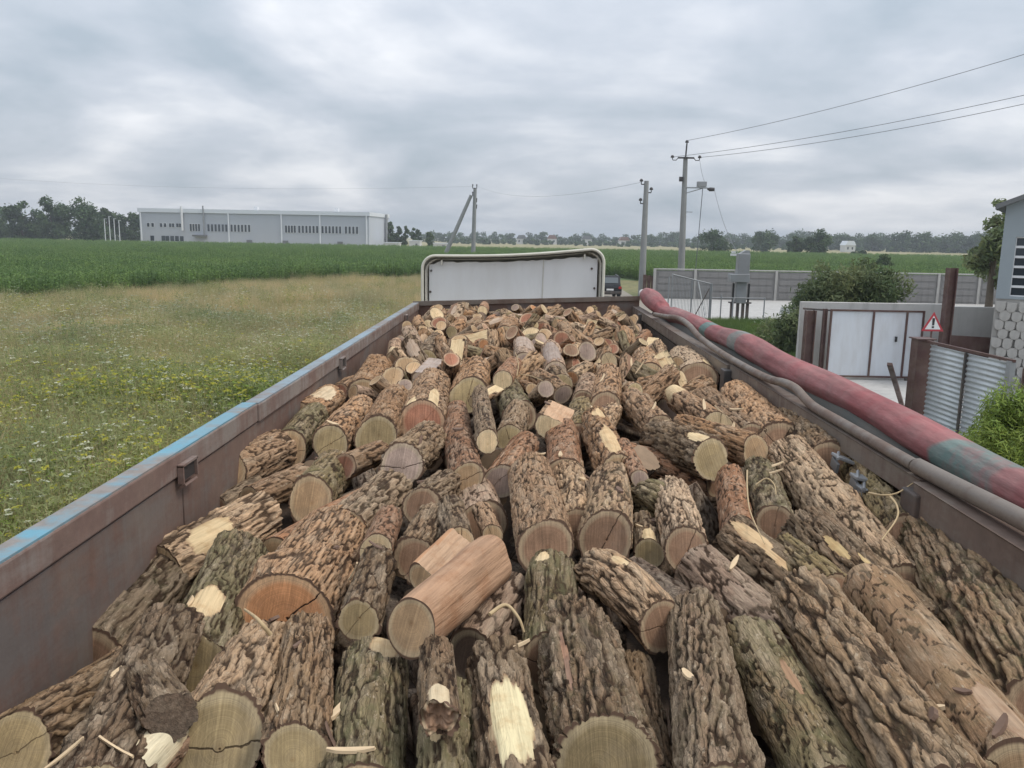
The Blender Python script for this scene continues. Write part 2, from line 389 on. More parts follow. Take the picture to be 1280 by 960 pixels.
def mat_tarp():
    m, nt, b = new_mat('striped_tarpaulin'); N = NT(nt); co = N.coord('Object')
    sx = N.n('ShaderNodeSeparateXYZ'); N.put(sx.inputs[0], co)
    wob = N.noise(co, 2.5, 4, 0.6)
    # faded teal bands where the printed sheet has been rolled up
    y = N.math('ADD', N.math('ADD', sx.outputs[1], N.math('MULTIPLY', sx.outputs[0], 0.9)), N.math('MULTIPLY', wob, 0.25))
    def band(c0, w): return N.ramp(N.math('ABSOLUTE', N.math('SUBTRACT', y, c0)), [(w * 0.92, 1.0), (w * 1.08, 0.0)])
    s = None
    for c0, w in ((-2.42, 0.17), (1.32, 0.10), (0.40, 0.10)):
        k = band(c0, w); s = k if s is None else N.math('MAXIMUM', s, k)
    red = N.mix(N.noise(N.map(co, (3, 1, 3)), 3.0, 6, 0.65), (0.20, 0.052, 0.055), (0.34, 0.11, 0.11))
    s = N.math('MULTIPLY', s, N.ramp(N.noise(co, 6, 4, 0.65), [(0.32, 0.25), (0.5, 1.0)])); c = N.mix(s, red, (0.10, 0.185, 0.17))
    c = N.mix(N.ramp(N.noise(co, 1.6, 6, 0.7), [(0.42, 0.0), (0.72, 0.7)]), c, (0.27, 0.20, 0.18))
    c = N.mix(1.0, c, N.ramp(N.noise(N.map(co, (20, 3, 20), (0, 0, 0.2)), 1.0, 5, 0.7), [(0.3, 0.65), (0.7, 1.25)]), 'MULTIPLY')
    N.put(b.inputs['Base Color'], c); b.inputs['Roughness'].default_value = 0.75
    w2 = N.noise(N.map(co, (14, 3, 14), (0, 0, 0.3)), 1.0, 4, 0.6)
    N.put(b.inputs['Normal'], N.bump(w2, 0.5, 0.02)); return m
def mat_glass(name, col=(0.03, 0.04, 0.05), rough=0.08):
    m, nt, b = new_mat(name); b.inputs['Base Color'].default_value = (*col, 1); b.inputs['Roughness'].default_value = rough; b.inputs['Specular IOR Level'].default_value = 0.6
    return m
M['ground'] = mat_ground()
M['meadow_far'] = mat_field('dry_meadow', (0.31, 0.265, 0.14), (0.22, 0.205, 0.085))
M['green_far'] = mat_field('green_field', (0.06, 0.11, 0.035), (0.10, 0.14, 0.045))
M['dirt'] = simple('gravel_road', (0.24, 0.21, 0.17), 0.95, 0.3, 3.0, bump=0.5)
M['concrete'] = mat_concrete('concrete'); M['concrete_pale'] = mat_concrete('pale_concrete', (0.47, 0.46, 0.44)); M['concrete_grey'] = mat_concrete('grey_concrete', (0.215, 0.21, 0.205))
M['pole'] = mat_concrete('pole_concrete', (0.27, 0.275, 0.27))
M['scale'] = mat_concrete('cast_concrete', (0.40, 0.385, 0.36))
M['yard'] = mat_concrete('yard_concrete', (0.43, 0.42, 0.40))
M['blue'] = mat_rust_steel('worn_blue_paint', (0.125, 0.31, 0.40), (0.22, 0.20, 0.185), 0.44, 3.0)
M['bluegrey_paint'] = mat_rust_steel('weathered_blue_paint', (0.21, 0.29, 0.34), (0.20, 0.18, 0.17), 0.5, 2.2)
M['rust'] = mat_rust_steel('rusty_steel', (0.26, 0.225, 0.205), (0.17, 0.11, 0.09), 0.62)
M['wallsteel'] = mat_rust_steel('worn_wall_steel', (0.155, 0.132, 0.122), (0.14, 0.082, 0.062), 0.68, 2.4)
M['darksteel'] = mat_rust_steel('dark_steel', (0.065, 0.06, 0.058), (0.085, 0.06, 0.05), 0.5)
M['pocket'] = simple('painted_pocket_shade', (0.035, 0.028, 0.026), 0.8, 0.3, 9)  # near-black colour paints the shade inside the stake pockets
M['ledge'] = mat_rust_steel('dusty_steel', (0.175, 0.145, 0.12), (0.125, 0.085, 0.066), 0.55)
M['greysteel'] = simple('grey_steel', (0.30, 0.315, 0.33), 0.5, 0.15, 4.0, metal=0.3, dirt=(0.14, 0.11, 0.09), dirt_amt=0.3)
M['redbrown'] = mat_rust_steel('red_brown_primer', (0.085, 0.038, 0.034), (0.085, 0.045, 0.034), 0.5)
M['cream'] = simple('cream_fibreglass', (0.62, 0.60, 0.52), 0.5, 0.08, 5.0, dirt=(0.36, 0.33, 0.27), dirt_amt=0.4)
M['white'] = simple('white_panel', (0.70, 0.70, 0.70), 0.55, 0.05, 4.0, dirt=(0.48, 0.46, 0.43), dirt_amt=0.35, stretch=(2, 2, 0.5))
M['shellin'] = simple('raw_fibreglass', (0.50, 0.48, 0.43), 0.8, 0.25, 9.0)
M['gatewhite'] = simple('white_gate_paint', (0.60, 0.63, 0.67), 0.5, 0.05, 3.0, dirt=(0.42, 0.41, 0.40), dirt_amt=0.35, stretch=(2, 2, 0.4))
M['galv'] = simple('galvanised_sheet', (0.52, 0.56, 0.58), 0.45, 0.06, 9.0, metal=0.15, dirt=(0.33, 0.33, 0.32), dirt_amt=0.4)
M['tarp'] = mat_tarp()
M['tarpgrey'] = simple('grey_tarpaulin', (0.085, 0.09, 0.082), 0.75, 0.25, 3.0, dirt=(0.16, 0.13, 0.11), dirt_amt=0.6)
M['rope'] = simple('white_cord', (0.62, 0.60, 0.58), 0.9, 0.1, 20)
M['black'] = simple('black_car_paint', (0.012, 0.013, 0.016), 0.25, 0.1, 5)
M['rubber'] = simple('rubber', (0.022, 0.022, 0.022), 0.85, 0.2, 9)
M['glass'] = mat_glass('window_glass'); M['cglass'] = mat_glass('car_glass', (0.10, 0.12, 0.13), 0.1)
M['redlamp'] = simple('red_lamp', (0.35, 0.02, 0.02), 0.3, 0.05, 5)
M['insul'] = simple('dark_insulator', (0.04, 0.035, 0.035), 0.4, 0.2, 9)
M['wire'] = simple('aluminium_wire', (0.13, 0.135, 0.15), 0.5, 0.1, 9)
M['whitemetal'] = simple('white_metal', (0.66, 0.67, 0.68), 0.5, 0.06, 4)
M['clad'] = simple('grey_cladding', (0.43, 0.455, 0.50), 0.5, 0.05, 0.4, stretch=(1, 1, 0.3))
M['cladpale'] = simple('pale_cladding', (0.50, 0.53, 0.58), 0.5, 0.05, 0.4)
M['roofwhite'] = simple('white_roof_trim', (0.68, 0.71, 0.75), 0.5, 0.05, 0.5)
M['bluegrey'] = simple('blue_grey_cladding', (0.27, 0.31, 0.335), 0.5, 0.06, 2.0)
M['roofgrey'] = simple('grey_roof', (0.15, 0.155, 0.16), 0.6, 0.1, 2.0)
M['roofred'] = simple('tile_roof', (0.20, 0.11, 0.085), 0.8, 0.15, 3.0)
M['houseW'] = simple('whitewash', (0.58, 0.58, 0.57), 0.8, 0.08, 1.0)
M['signred'] = simple('sign_red', (0.42, 0.035, 0.05), 0.45, 0.08, 6)
M['signwhite'] = simple('sign_white', (0.72, 0.72, 0.71), 0.45, 0.05, 6)
M['signblack'] = simple('sign_black', (0.015, 0.015, 0.015), 0.5, 0.05, 6)
M['trunk'] = simple('tree_bark', (0.10, 0.08, 0.06), 0.9, 0.3, 8)
M['leaf_dark'] = mat_foliage('dark_leaves', ((0.055, 0.095, 0.036), (0.075, 0.115, 0.045), (0.045, 0.080, 0.034)))
M['leaf_mid'] = mat_foliage('green_leaves', ((0.085, 0.135, 0.05), (0.105, 0.15, 0.055), (0.065, 0.11, 0.042)))
M['leaf_grey'] = mat_foliage('willow_leaves', ((0.19, 0.225, 0.115), (0.22, 0.245, 0.12), (0.145, 0.18, 0.085)), 0.4)
M['leaf_bright'] = mat_foliage('bright_leaves', ((0.19, 0.27, 0.055), (0.24, 0.31, 0.065), (0.15, 0.22, 0.05)))
M['corn'] = mat_foliage('corn_leaves', ((0.135, 0.225, 0.066), (0.18, 0.27, 0.082), (0.105, 0.185, 0.056)), 0.42)
M['grass'] = mat_foliage('meadow_grass', ((0.30, 0.32, 0.085), (0.37, 0.37, 0.115), (0.23, 0.275, 0.075)), 0.45)
M['verge'] = mat_foliage('verge_grass', ((0.13, 0.20, 0.055), (0.16, 0.23, 0.065), (0.10, 0.165, 0.045)), 0.4)
M['herb'] = mat_foliage('meadow_herbs', ((0.26, 0.295, 0.135), (0.31, 0.335, 0.155), (0.21, 0.25, 0.12)), 0.45)
M['drygrass'] = mat_foliage('dry_grass', ((0.50, 0.42, 0.26), (0.57, 0.49, 0.32), (0.41, 0.35, 0.20)), 0.25)
M['umbel'] = mat_foliage('white_umbels', ((0.52, 0.54, 0.43), (0.62, 0.63, 0.54), (0.42, 0.46, 0.32)), 0.3)
M['yellow'] = mat_foliage('yellow_blooms', ((0.36, 0.36, 0.05), (0.42, 0.40, 0.06), (0.26, 0.30, 0.05)), 0.3)

# ------------------------------------------------------------------ ground
def sheet(name, pts, z, mat, kind='structure'):
    me = bpy.data.meshes.new(name); me.from_pydata([(x, y, z) for x, y in pts], [], [tuple(range(len(pts)))]); me.materials.append(mat); me.update()
    o = link(name, me); o['kind'] = kind; return o
sheet('ground', [(-1600, -60), (1600, -60), (1600, 2600), (-1600, 2600)], 0.0, M['ground'])
sheet('far_meadow', [(-900, 236), (900, 236), (1550, 2590), (-1550, 2590)], 0.004, M['meadow_far'])
sheet('dry_strip', [(-40, 20), (-8, 20), (-8, 98), (-60, 98)], 0.006, M['meadow_far'])
sheet('crop_ground', [(-240, 100), (240, 75), (330, 235), (-330, 235)], 0.008, M['green_far'])
sheet('road', [(-5.2, -25), (7.2, -25), (9.0, 98), (-3.5, 98)], 0.012, M['dirt'])
sheet('yard_pavement', [(9.2, 43.5), (60, 43.5), (60, 60.5), (9.2, 60.5)], 0.016, M['yard'])
sheet('gateway_pavement', [(7.6, 12.0), (30, 12.0), (30, 26.2), (7.6, 26.2)], 0.016, M['yard'])

# ------------------------------------------------------------------ trailer
ZR = H - 0.73; XL, XLo, XR, XRo = -1.142, -1.212, 1.256, 1.335; Y0, Y1 = -0.7, 9.3; ZF = 1.5
trailer = empty('truck_trailer', (0, 4.3, 0)); TI = trailer.matrix_world.inverted() if False else Matrix.Translation((0, -4.3, 0))
tag(trailer, 'rusty high sided truck trailer with worn blue top rail, loaded with firewood', 'trailer')
def tb(mb, name, mat): return mb.build(name, mat, trailer, TI)
wl_ = tb(MB().box(((XL - 0.012 + XLo) / 2, (Y0 + Y1) / 2, (ZF + ZR) / 2 - 0.1), (0.03, Y1 - Y0 - 0.02, ZR - ZF - 0.2)), 'side_wall', M['wallsteel'])
def sub(mb, name, mat, par):
    o = mb.build(name, mat, par, TI); return o
# top rail of the left side: tube plus the painted upper face, in three lengths that do not line up exactly
for a, b, dx, dz in ((Y0, 3.52, 0.0, 0.0), (3.53, 6.3, 0.004, -0.004), (6.31, Y1, -0.002, -0.008)):
    tb(MB().box(((XL + XLo) / 2 + dx, (a + b) / 2, ZR - 0.044 + dz), (XL - XLo, b - a, 0.080), bev=0.006), 'side_rail', M['rust'])
    tb(MB().box(((XL + XLo) / 2 + dx, (a + b) / 2, ZR - 0.002 + dz), (XL - XLo - 0.008, b - a - 0.01, 0.007)), 'painted_rail_top', M['blue'] if a < 3 else M['bluegrey_paint'])
seams = [Y0, 2.72, 5.25, 7.6, Y1]
for a, b in zip(seams[:-1], seams[1:]):
    o = sub(MB().box((XL - 0.016, (a + b) / 2, (ZF + ZR - 0.092) / 2), (0.012, b - a - 0.012, ZR - 0.092 - ZF), bev=0.003), 'panel', M['wallsteel'], wl_)
def pocket(x, y, sx, z):
    mb = MB(); w, h, d = 0.12, 0.062, 0.02
    mb.box((x + sx * d / 2, y - w / 2, z), (d, 0.008, h)); mb.box((x + sx * d / 2, y + w / 2, z), (d, 0.008, h))
    mb.box((x + sx * d / 2, y, z + h / 2), (d, w + 0.008, 0.008))
    mb.box((x + sx * d * 0.45, y, z - h / 2 - 0.012), (d * 1.2, w * 0.85, 0.008), Matrix.Rotation(sx * -0.5, 3, 'Y'))
    mb.box((x + sx * 0.004, y, z), (0.006, w, h))
    q_ = tb(mb, 'stake_pocket', M['rust']); MB().box((x + sx * 0.0085, y, z), (0.004, w - 0.012, h - 0.012)).build('painted_hole', M['pocket'], q_, TI); return q_  # flat dark plate stands in for the pocket's shaded opening
for y in (2.72, 5.2, 8.15): pocket(XL + 0.002, y, 1, ZR - 0.075)
# right side
wr_ = tb(MB().box(((XR + XRo) / 2 + 0.02, (Y0 + Y1) / 2, (ZF + ZR) / 2 - 0.1), (0.03, Y1 - Y0 - 0.02, ZR - ZF - 0.2)), 'side_wall', M['darksteel'])
for a, b in zip([Y0, 2.5, 4.95, 7.4], [2.5, 4.95, 7.4, Y1]):
    sub(MB().box((XR + 0.035, (a + b) / 2, (ZF + ZR - 0.12) / 2), (0.012, b - a - 0.012, ZR - 0.12 - ZF), bev=0.003), 'panel', M['darksteel'], wr_)
for a, b, dx, dz, hh in ((Y0, 2.50, -0.02, 0.0, 0.10), (2.515, 4.93, 0.008, 0.002, 0.075), (4.945, Y1, -0.004, -0.006, 0.085)):
    mb = MB(); prof = [(XR + dx, ZR + dz), (XRo, ZR + dz), (XRo, ZR - 0.16), (XRo - 0.02, ZR - 0.16), (XRo - 0.02, ZR - hh + dz), (XR + dx + 0.006, ZR - hh + dz), (XR + dx + 0.006, ZR - 0.006 + dz)]
    mb.prism(prof, a, b); tb(mb, 'side_rail', M['ledge'])
for y in (2.5, 4.93, 8.6):
    tb(MB().box((XR - 0.005, y, ZR - 0.13), (0.05, 0.10, 0.2), bev=0.006), 'rail_post', M['darksteel'])
# latches on the right rail
for y, s in ((3.05, 0), (2.86, 1), (2.8, 2)):
    mb = MB(); z = ZR - 0.075 - 0.02 * s
    mb.box((XR - 0.02, y, z), (0.07, 0.07, 0.012), Matrix.Rotation(0.35 - 0.2 * s, 3, 'Y'), bev=0.003); mb.box((XR - 0.048, y, z - 0.025), (0.01, 0.06, 0.04), Matrix.Rotation(0.3, 3, 'X'))
    mb.tube([(XR - 0.055, y - 0.04, z + 0.008), (XR - 0.02, y + 0.045, z + 0.012)], 0.006, 6); tb(mb, 'latch', M['greysteel'])
# front board: its right end stands higher than the rail
mb = MB(); zl, zr = ZR + 0.0, ZR + 0.105
mb.add([(XLo, Y1, ZF), (XRo, Y1, ZF), (XRo, Y1, zr), (XLo, Y1, zl), (XLo, Y1 + .04, ZF), (XRo, Y1 + .04, ZF), (XRo, Y1 + .04, zr), (XLo, Y1 + .04, zl)],
       [(0, 1, 2, 3), (4, 5, 6, 7), (0, 1, 5, 4), (3, 2, 6, 7), (0, 3, 7, 4), (1, 2, 6, 5)])
fw = tb(mb, 'front_wall', M['wallsteel'])
sub(MB().bar((XLo, Y1 - 0.012, zl - 0.02), (XRo, Y1 - 0.012, zr - 0.02), 0.02, 0.05), 'top_rail', M['ledge'], fw)
tb(MB().box((0.06, (Y0 + Y1) / 2, ZF - 0.06), (2.52, Y1 - Y0, 0.12)), 'floor', M['darksteel'])
tb(MB().box((0.06, Y0 + 0.02, (ZF + ZR) / 2 - 0.5), (2.4, 0.04, ZR - ZF - 1.0)), 'tailgate', M['wallsteel'])
tb(MB().box((-0.35, 4.0, 1.22), (0.16, 9.2, 0.32)).box((0.47, 4.0, 1.22), (0.16, 9.2, 0.32)), 'chassis', M['darksteel'])
def wheel_mesh(mb, c, r=0.5, w=0.3):
    c = Vector(c); prof = [(0.10, -w * .3), (r * .55, -w * .3), (r * .6, -w * .48), (r * .93, -w * .5), (r, -w * .36), (r, w * .36), (r * .93, w * .5), (r * .6, w * .48), (r * .55, w * .3), (0.1, w * .3)]
    n = 28; vs = [c + Vector((x, p * math.cos(2 * math.pi * j / n), p * math.sin(2 * math.pi * j / n))) for p, x in prof for j in range(n)]
    fs = [(i * n + j, i * n + (j + 1) % n, (i + 1) * n + (j + 1) % n, (i + 1) * n + j) for i in range(len(prof) - 1) for j in range(n)] + [tuple(range(n))[::-1], tuple(range((len(prof) - 1) * n, len(prof) * n))]
    mb.add(vs, fs, True); return mb
for y in (0.6, 1.8, 3.0):
    for x in (-1.0, 1.12): tb(wheel_mesh(MB(), (x, y, 0.512)), 'wheel', M['rubber'])

# ------------------------------------------------------------------ truck cab and its roof deflector
truck = empty('truck_cab', (-0.1, 10.9, 0)); KI = Matrix.Translation((0.1, -10.9, 0))
tag(truck, 'white truck cab with hollow cream roof air deflector in front of the trailer', 'truck')
def rrect(x0, x1, z0, zl, zr, r, n=8, sag=0.0):
    """open arch: left foot up, over, right foot down"""
    p = [(x0, z0)]
    for i in range(n + 1):
        a = math.pi - i / n * math.pi / 2; p.append((x0 + r + r * math.cos(a), zl - r + r * math.sin(a)))
    for i in range(1, 12):
        t = i / 12; p.append((x0 + r + (x1 - x0 - 2 * r) * t, zl + (zr - zl) * t - sag * math.sin(math.pi * t)))
    for i in range(n + 1):
        a = math.pi / 2 - i / n * math.pi / 2; p.append((x1 - r + r * math.cos(a), zr - r + r * math.sin(a)))
    p.append((x1, z0)); return p
dx0, dx1, dzl, dzr = -1.215, 1.01, H - 0.235, H - 0.125
loops = []
for (y, ins, dz) in ((10.2, 0.0, 0.0), (10.2, 0.035, -0.035), (10.33, 0.06, -0.05), (10.62, 0.12, -0.10), (10.9, 0.2, -0.26), (11.1, 0.26, -0.52)):
    p = rrect(dx0 + ins, dx1 - ins * 0.8, 3.05, dzl + dz, dzr + dz, 0.16, sag=0.03); loops.append([(x, y, z) for x, z in p])
def loft(loops, thick=None):
    mb = MB(); n = len(loops[0]); vs = [v for l in loops for v in l]
    fs = [(i * n + j, i * n + j + 1, (i + 1) * n + j + 1, (i + 1) * n + j) for i in range(len(loops) - 1) for j in range(n - 1)]
    mb.add(vs, fs, True); return mb
dfl = loft(loops[1:]); n = len(loops[0]); dfl.add([v for v in loops[-1]], [tuple(range(n))])
shell = dfl.build('deflector_shell', M['shellin'], truck, KI)
outer = loft([[(x * 1.0 + (0.012 if x > 0 else -0.012), y, z + 0.012) for x, y, z in l] for l in [loops[0]] + loops[2:]]).build('deflector_skin', M['cream'], truck, KI)
mb = MB(); pr = [Vector(p) for p in loops[0]]; mb.tube(pr, 0.018, 8); mb.build('deflector_rim', M['cream'], truck, KI)
# torn white board inside the shell, seam and bolts
top = []
nn = 36; rr_ = random.Random(5)
for i in range(nn + 1):
    t = i / nn; x = dx0 + 0.075 + (dx1 - dx0 - 0.145) * t
    z = dzl + (dzr - dzl) * t - 0.078 - 0.03 * math.sin(math.pi * t) + rr_.uniform(-0.007, 0.007) - (0.03 if t < 0.04 or t > 0.97 else 0)
    top.append((x, z))
poly = top + [(dx1 - 0.07, 3.1), (dx0 + 0.075, 3.1)]
pb = MB(); pb.prism(poly, 10.285, 10.31); board = pb.build('deflector_board', M['white'], truck, KI)
sx_ = dx0 + (dx1 - dx0) * 0.667
MB().box((sx_, 10.282, H - 0.53), (0.012, 0.006, 0.55), Matrix.Rotation(0.02, 3, 'Y')).build('seam', M['shellin'], board, KI)
for x, z in ((dx0 + 0.10, H - 0.42), (dx0 + 0.09, H - 0.68), (dx1 - 0.14, H - 0.36), (dx1 - 0.10, H - 0.60)):
    MB().tube([(x, 10.27, z), (x, 10.29, z)], 0.014, 8).build('bolt', M['darksteel'], board, KI)
for x, z0 in ((dx0 + 0.235, dzl - 0.05), (dx1 - 0.235, dzr - 0.06)):
    MB().box((x, 10.245, z0 - 0.03), (0.018, 0.06, 0.06)).build('bracket', M['cream'], truck, KI)
cb = MB(); cb.prism([(-1.2, 1.0), (1.0, 1.0), (1.0, 2.75), (0.86, 3.02), (-1.06, 3.02), (-1.2, 2.75)], 9.75, 11.7); cb.build('cab_body', M['cream'], truck, KI)
MB().box((-0.1, 11.715, 2.15), (1.9, 0.02, 0.9)).build('windscreen', M['glass'], truck, KI)
for x in (-1.21, 1.01): MB().box((x, 11.0, 2.2), (0.02, 0.9, 0.7)).build('side_window', M['glass'], truck, KI)
MB().box((-0.1, 11.8, 0.75), (2.2, 0.25, 0.45), bev=0.04).build('bumper', M['darksteel'], truck, KI)
for x in (-1.0, 0.8): wheel_mesh(MB(), (x, 11.0, 0.512)).build('wheel', M['rubber'], truck, KI)

# ------------------------------------------------------------------ rolled tarpaulin on the right rail
tp = []; tr = []
for i in range(180):
    t = i / 179; y = 9.45 - t * 8.9
    x = 1.40 + 0.05 * min(1, (9.45 - y) / 4) + 0.008 * math.sin(y * 2.1); z = H - 0.668 + 0.012 * math.sin(y * 1.3 + 1) - 0.01 * math.sin(y * 3.3)
    if y > 8.2: z += 0.035 * (1 - (9.45 - y) / 1.25) + 0.02
    r = 0.074 + 0.006 * math.sin(y * 1.7) + 0.004 * math.sin(y * 5.1) - 0.006 * max(0, 3.5 - y) / 3.5
    if y > 8.2: r += 0.022 * math.sin(math.pi * (9.45 - y) / 1.25)
    if 7.7 < y <= 8.2: r -= 0.012
    if i < 5: r *= (0.35, 0.6, 0.78, 0.9, 0.96)[i]
    tp.append((x, y, z)); tr.append(r)
tarp = empty('rolled_tarpaulin', (1.43, 5, 0)); AI = Matrix.Translation((-1.43, -5, 0))
tag(tarp, 'long rolled red tarpaulin with faded teal bands lying along the trailer rail', 'tarpaulin')
V = []; nseg = 64; P = [Vector(p) for p in tp]
for i, p in enumerate(P):
    for j in range(nseg):
        a = 2 * math.pi * j / nseg; wr = 1 + 0.025 * math.sin(3 * a + p.y * 1.6) + 0.014 * math.sin(7 * a - p.y * 2.0) + 0.009 * math.sin(11 * a + p.y * 7.0) + (0.07 if 0.3 < (a + p.y * 0.10) % 6.283 < 0.55 else 0)
        V.append((p.x + math.cos(a) * tr[i] * wr - 1.43, p.y - 5, p.z + math.sin(a) * tr[i] * wr * 0.94))
Q = [(i * nseg + j, i * nseg + (j + 1) % nseg, (i + 1) * nseg + (j + 1) % nseg, (i + 1) * nseg + j) for i in range(len(P) - 1) for j in range(nseg)]
link('roll', np_mesh('roll', V, Q, None, None, True, M['tarp']), None, tarp)
# grey underside hanging from the roll down to the rail
sk = []
ny = 60
for i in range(ny):
    y = 8.6 - i / (ny - 1) * 8.1
    for j in range(5):
        s = j / 4; sk.append((1.40 - 0.06 * s + 0.004 * math.sin(y * 9 + j) - 1.43, y - 5, H - 0.70 - 0.075 * s - 0.02 * math.sin(math.pi * s) + 0.008 * math.sin(y * 3.7 + j)))
Q = [(i * 5 + j, i * 5 + j + 1, (i + 1) * 5 + j + 1, (i + 1) * 5 + j) for i in range(ny - 1) for j in range(4)]
o = link('loose_flap', np_mesh('loose_flap', sk, Q, None, None, True, M['tarpgrey']), None, tarp)
md = o.modifiers.new('thick', 'SOLIDIFY'); md.thickness = 0.004
MB().tube([(1.40, 9.44, H - 0.612), (1.395, 9.50, H - 0.60), (1.385, 9.56, H - 0.61)], [0.026, 0.045, 0.02], 12).build('tied_end', M['rope'], tarp, AI)

# ------------------------------------------------------------------ pipes lying on the right rail
def spline(pts, k=6):
    out = []; n = len(pts); P = [Vector(p) for p in pts]
    for i in range(n - 1):
        p0, p1, p2, p3 = P[max(i - 1, 0)], P[i], P[i + 1], P[min(i + 2, n - 1)]
        for j in range(k):
            t = j / k; out.append(0.5 * ((2 * p1) + (p2 - p0) * t + (2 * p0 - 5 * p1 + 4 * p2 - p3) * t * t + (3 * p1 - p0 - 3 * p2 + p3) * t ** 3))
    out.append(P[-1]); return out
path = [(1.285, 7.9, .70), (1.29, 7.3, .665), (1.29, 6.75, .625), (1.29, 6.3, .635), (1.29, 5.9, .68), (1.29, 5.3, .703), (1.29, 4.6, .705), (1.29, 4.2, .695), (1.29, 3.95, .672), (1.29, 3.78, .672), (1.29, 3.66, .692), (1.29, 3.52, .706), (1.29, 3.2, .706), (1.287, 2.6, .704)]
pts = spline([(x, y, H - h) for x, y, h in path])
o = MB().tube(pts, 0.021, 12).build('bent_pipe', M['ledge'], None)
tag(o, 'thin bent steel pipe with two humps lying on the right rail', 'pipe')
path = [(1.288, 2.58, .702), (1.29, 2.3, .695), (1.295, 2.0, .688), (1.30, 1.5, .682), (1.30, 0.6, .678)]
o = MB().tube(spline([(x, y, H - h) for x, y, h in path]), 0.027, 14).build('straight_pipe', M['ledge'], None)
tag(o, 'thick straight steel pipe on the right rail, its end meeting the bent pipe', 'pipe')
# ------------------------------------------------------------------ far industrial building
def facade_frame(p0, p1):
    d = Vector((p1[0] - p0[0], p1[1] - p0[1], 0)); L = d.length; d.normalize(); n = Vector((d.y, -d.x, 0))   # n points to the viewer
    return d, n, L
bA, bB = Vector((-114.5, 250, 0)), Vector((-44.5, 243, 0)); bd, bn, bL = facade_frame(bA, bB)
bld = empty('factory_building', bA); bld.rotation_euler = (0, 0, math.atan2(bd.y, bd.x)); 
tag(bld, 'long low pale grey factory hall with a band of dark windows beyond the corn', 'building')
BH = 10.0
# local frame: x along the facade, -y towards the camera
MB().prism([(0, 0), (bL, 0), (bL, BH), (0, BH + 0.25)], 0.0, 22.0).build('wall', M['clad'], bld)
MB().box((bL + 0.06, 11, BH / 2), (0.1, 21.9, BH)).build('end_wall', M['cladpale'], bld)
MB().prism([(-0.3, BH - 0.15), (bL + 0.4, BH - 0.35), (bL + 0.4, BH + 0.75), (-0.3, BH + 1.0)], -0.35, 22.3).build('roof', M['roofwhite'], bld)
def sx(px): return (px - 180) / 280.0 * bL
wins = [191, 196.5, 207, 212, 218.5, 222, 227.5, 231] + [244, 247.4, 250.8, 254.2] + [266 + 4.4 * i for i in range(6)] + [294.5 + 4.3 * i for i in range(6)] + [361, 364.5, 368, 371.5] + [377 + 4.3 * i for i in range(6)] + [405 + 4.2 * i for i in range(6)] + [433 + 4.4 * i for i in range(4)]
for k, px in enumerate(wins):
    small = px < 240; pale = 265 < px < 290
    w = 0.62 if not small else 0.75; h = 2.05 if not small else 1.1
    o = MB().box((sx(px), -0.04, 5.55 + (0.55 if small else 0)), (w + 0.18, 0.10, h + 0.2)).build('window', M['whitemetal'] if not pale else M['clad'], bld)
    MB().box((sx(px), -0.10, 5.55 + (0.55 if small else 0)), (w, 0.03, h)).build('pane', M['glass'], o)
for px in (195, 209, 214, 220, 226, 232): MB().box((sx(px), -0.06, 2.2), (1.1, 0.14, 1.5)).build('window', M['glass'], bld)
for px in (182, 291, 355.5, 402, 457.5): MB().tube([(sx(px), -0.2, 0), (sx(px), -0.2, BH)], 0.22, 8).build('downpipe', M['roofwhite'], bld)
MB().tube([(sx(261), -0.5, 3.0), (sx(261), -0.5, BH + 1.9)], 0.22, 8).build('flue', M['greysteel'], bld)
MB().tube([(sx(234.5), -0.6, 4.6), (sx(234.5), -0.6, BH - 0.3), (sx(234.0), -0.5, BH + 1.6)], 0.35, 8).build('duct', M['whitemetal'], bld)
MB().box((sx(256), -0.8, 3.2), (4.0, 1.6, 0.5)).build('canopy', M['roofgrey'], bld)
for px in (317, 416): MB().box((sx(px), 5, BH + 1.4), (1.1, 1.1, 1.2)).build('roof_vent', M['whitemetal'], bld)
for px in (316, 360, 426): MB().box((sx(px), -0.3, 1.4), (1.5, 0.6, 1.6)).build('door', M['roofgrey'], bld)
MB().tube([(bL + 0.7, 17, 0), (bL + 0.7, 17, BH + 0.6)], 0.4, 8).build('flue', M['greysteel'], bld)

# small far buildings
def shed(px, py_top, wpx, depth, h, mat, label, cat='building', roof=None, ry=6.0, name='shed', group=None):
    p = at_depth(px, py_top, depth); w = wpx * depth / FPX
    o = empty(name, (p.x, depth, 0)); tag(o, label, cat, group)
    if roof:
        MB().box((0, 0, h * 0.31), (w, ry, h * 0.62)).build('wall', mat, o)
        MB().prism([(-w * 0.55, h * 0.6), (w * 0.55, h * 0.6), (w * 0.3, h), (-w * 0.3, h)], -ry * 0.55, ry * 0.55).build('roof', roof, o)
        for q in (-0.25, 0.2): MB().box((w * q, -ry / 2 - 0.03, h * 0.34), (w * 0.14, 0.08, h * 0.22)).build('window', M['glass'], o)
    else:
        MB().box((0, 0, h / 2 - 0.1), (w, ry, h - 0.2)).build('wall', mat, o)
        MB().box((0, 0, h - 0.1), (w + 0.3, ry + 0.3, 0.2)).build('roof', M['roofwhite'], o)
        MB().box((w * 0.2, -ry / 2 - 0.03, h * 0.35), (w * 0.2, 0.08, h * 0.7)).build('door', M['roofgrey'], o)
    return o
shed(519.5, 294, 13, 246, 2.9, M['houseW'], 'small white box shed on the far side of the corn', 'shed')
shed(491, 297, 17, 252, 2.2, M['houseW'], 'low white lean-to beside the end of the factory hall', 'shed')
shed(552, 297, 18, 262, 2.2, M['houseW'], 'low white shed by the braced power pole', 'shed')
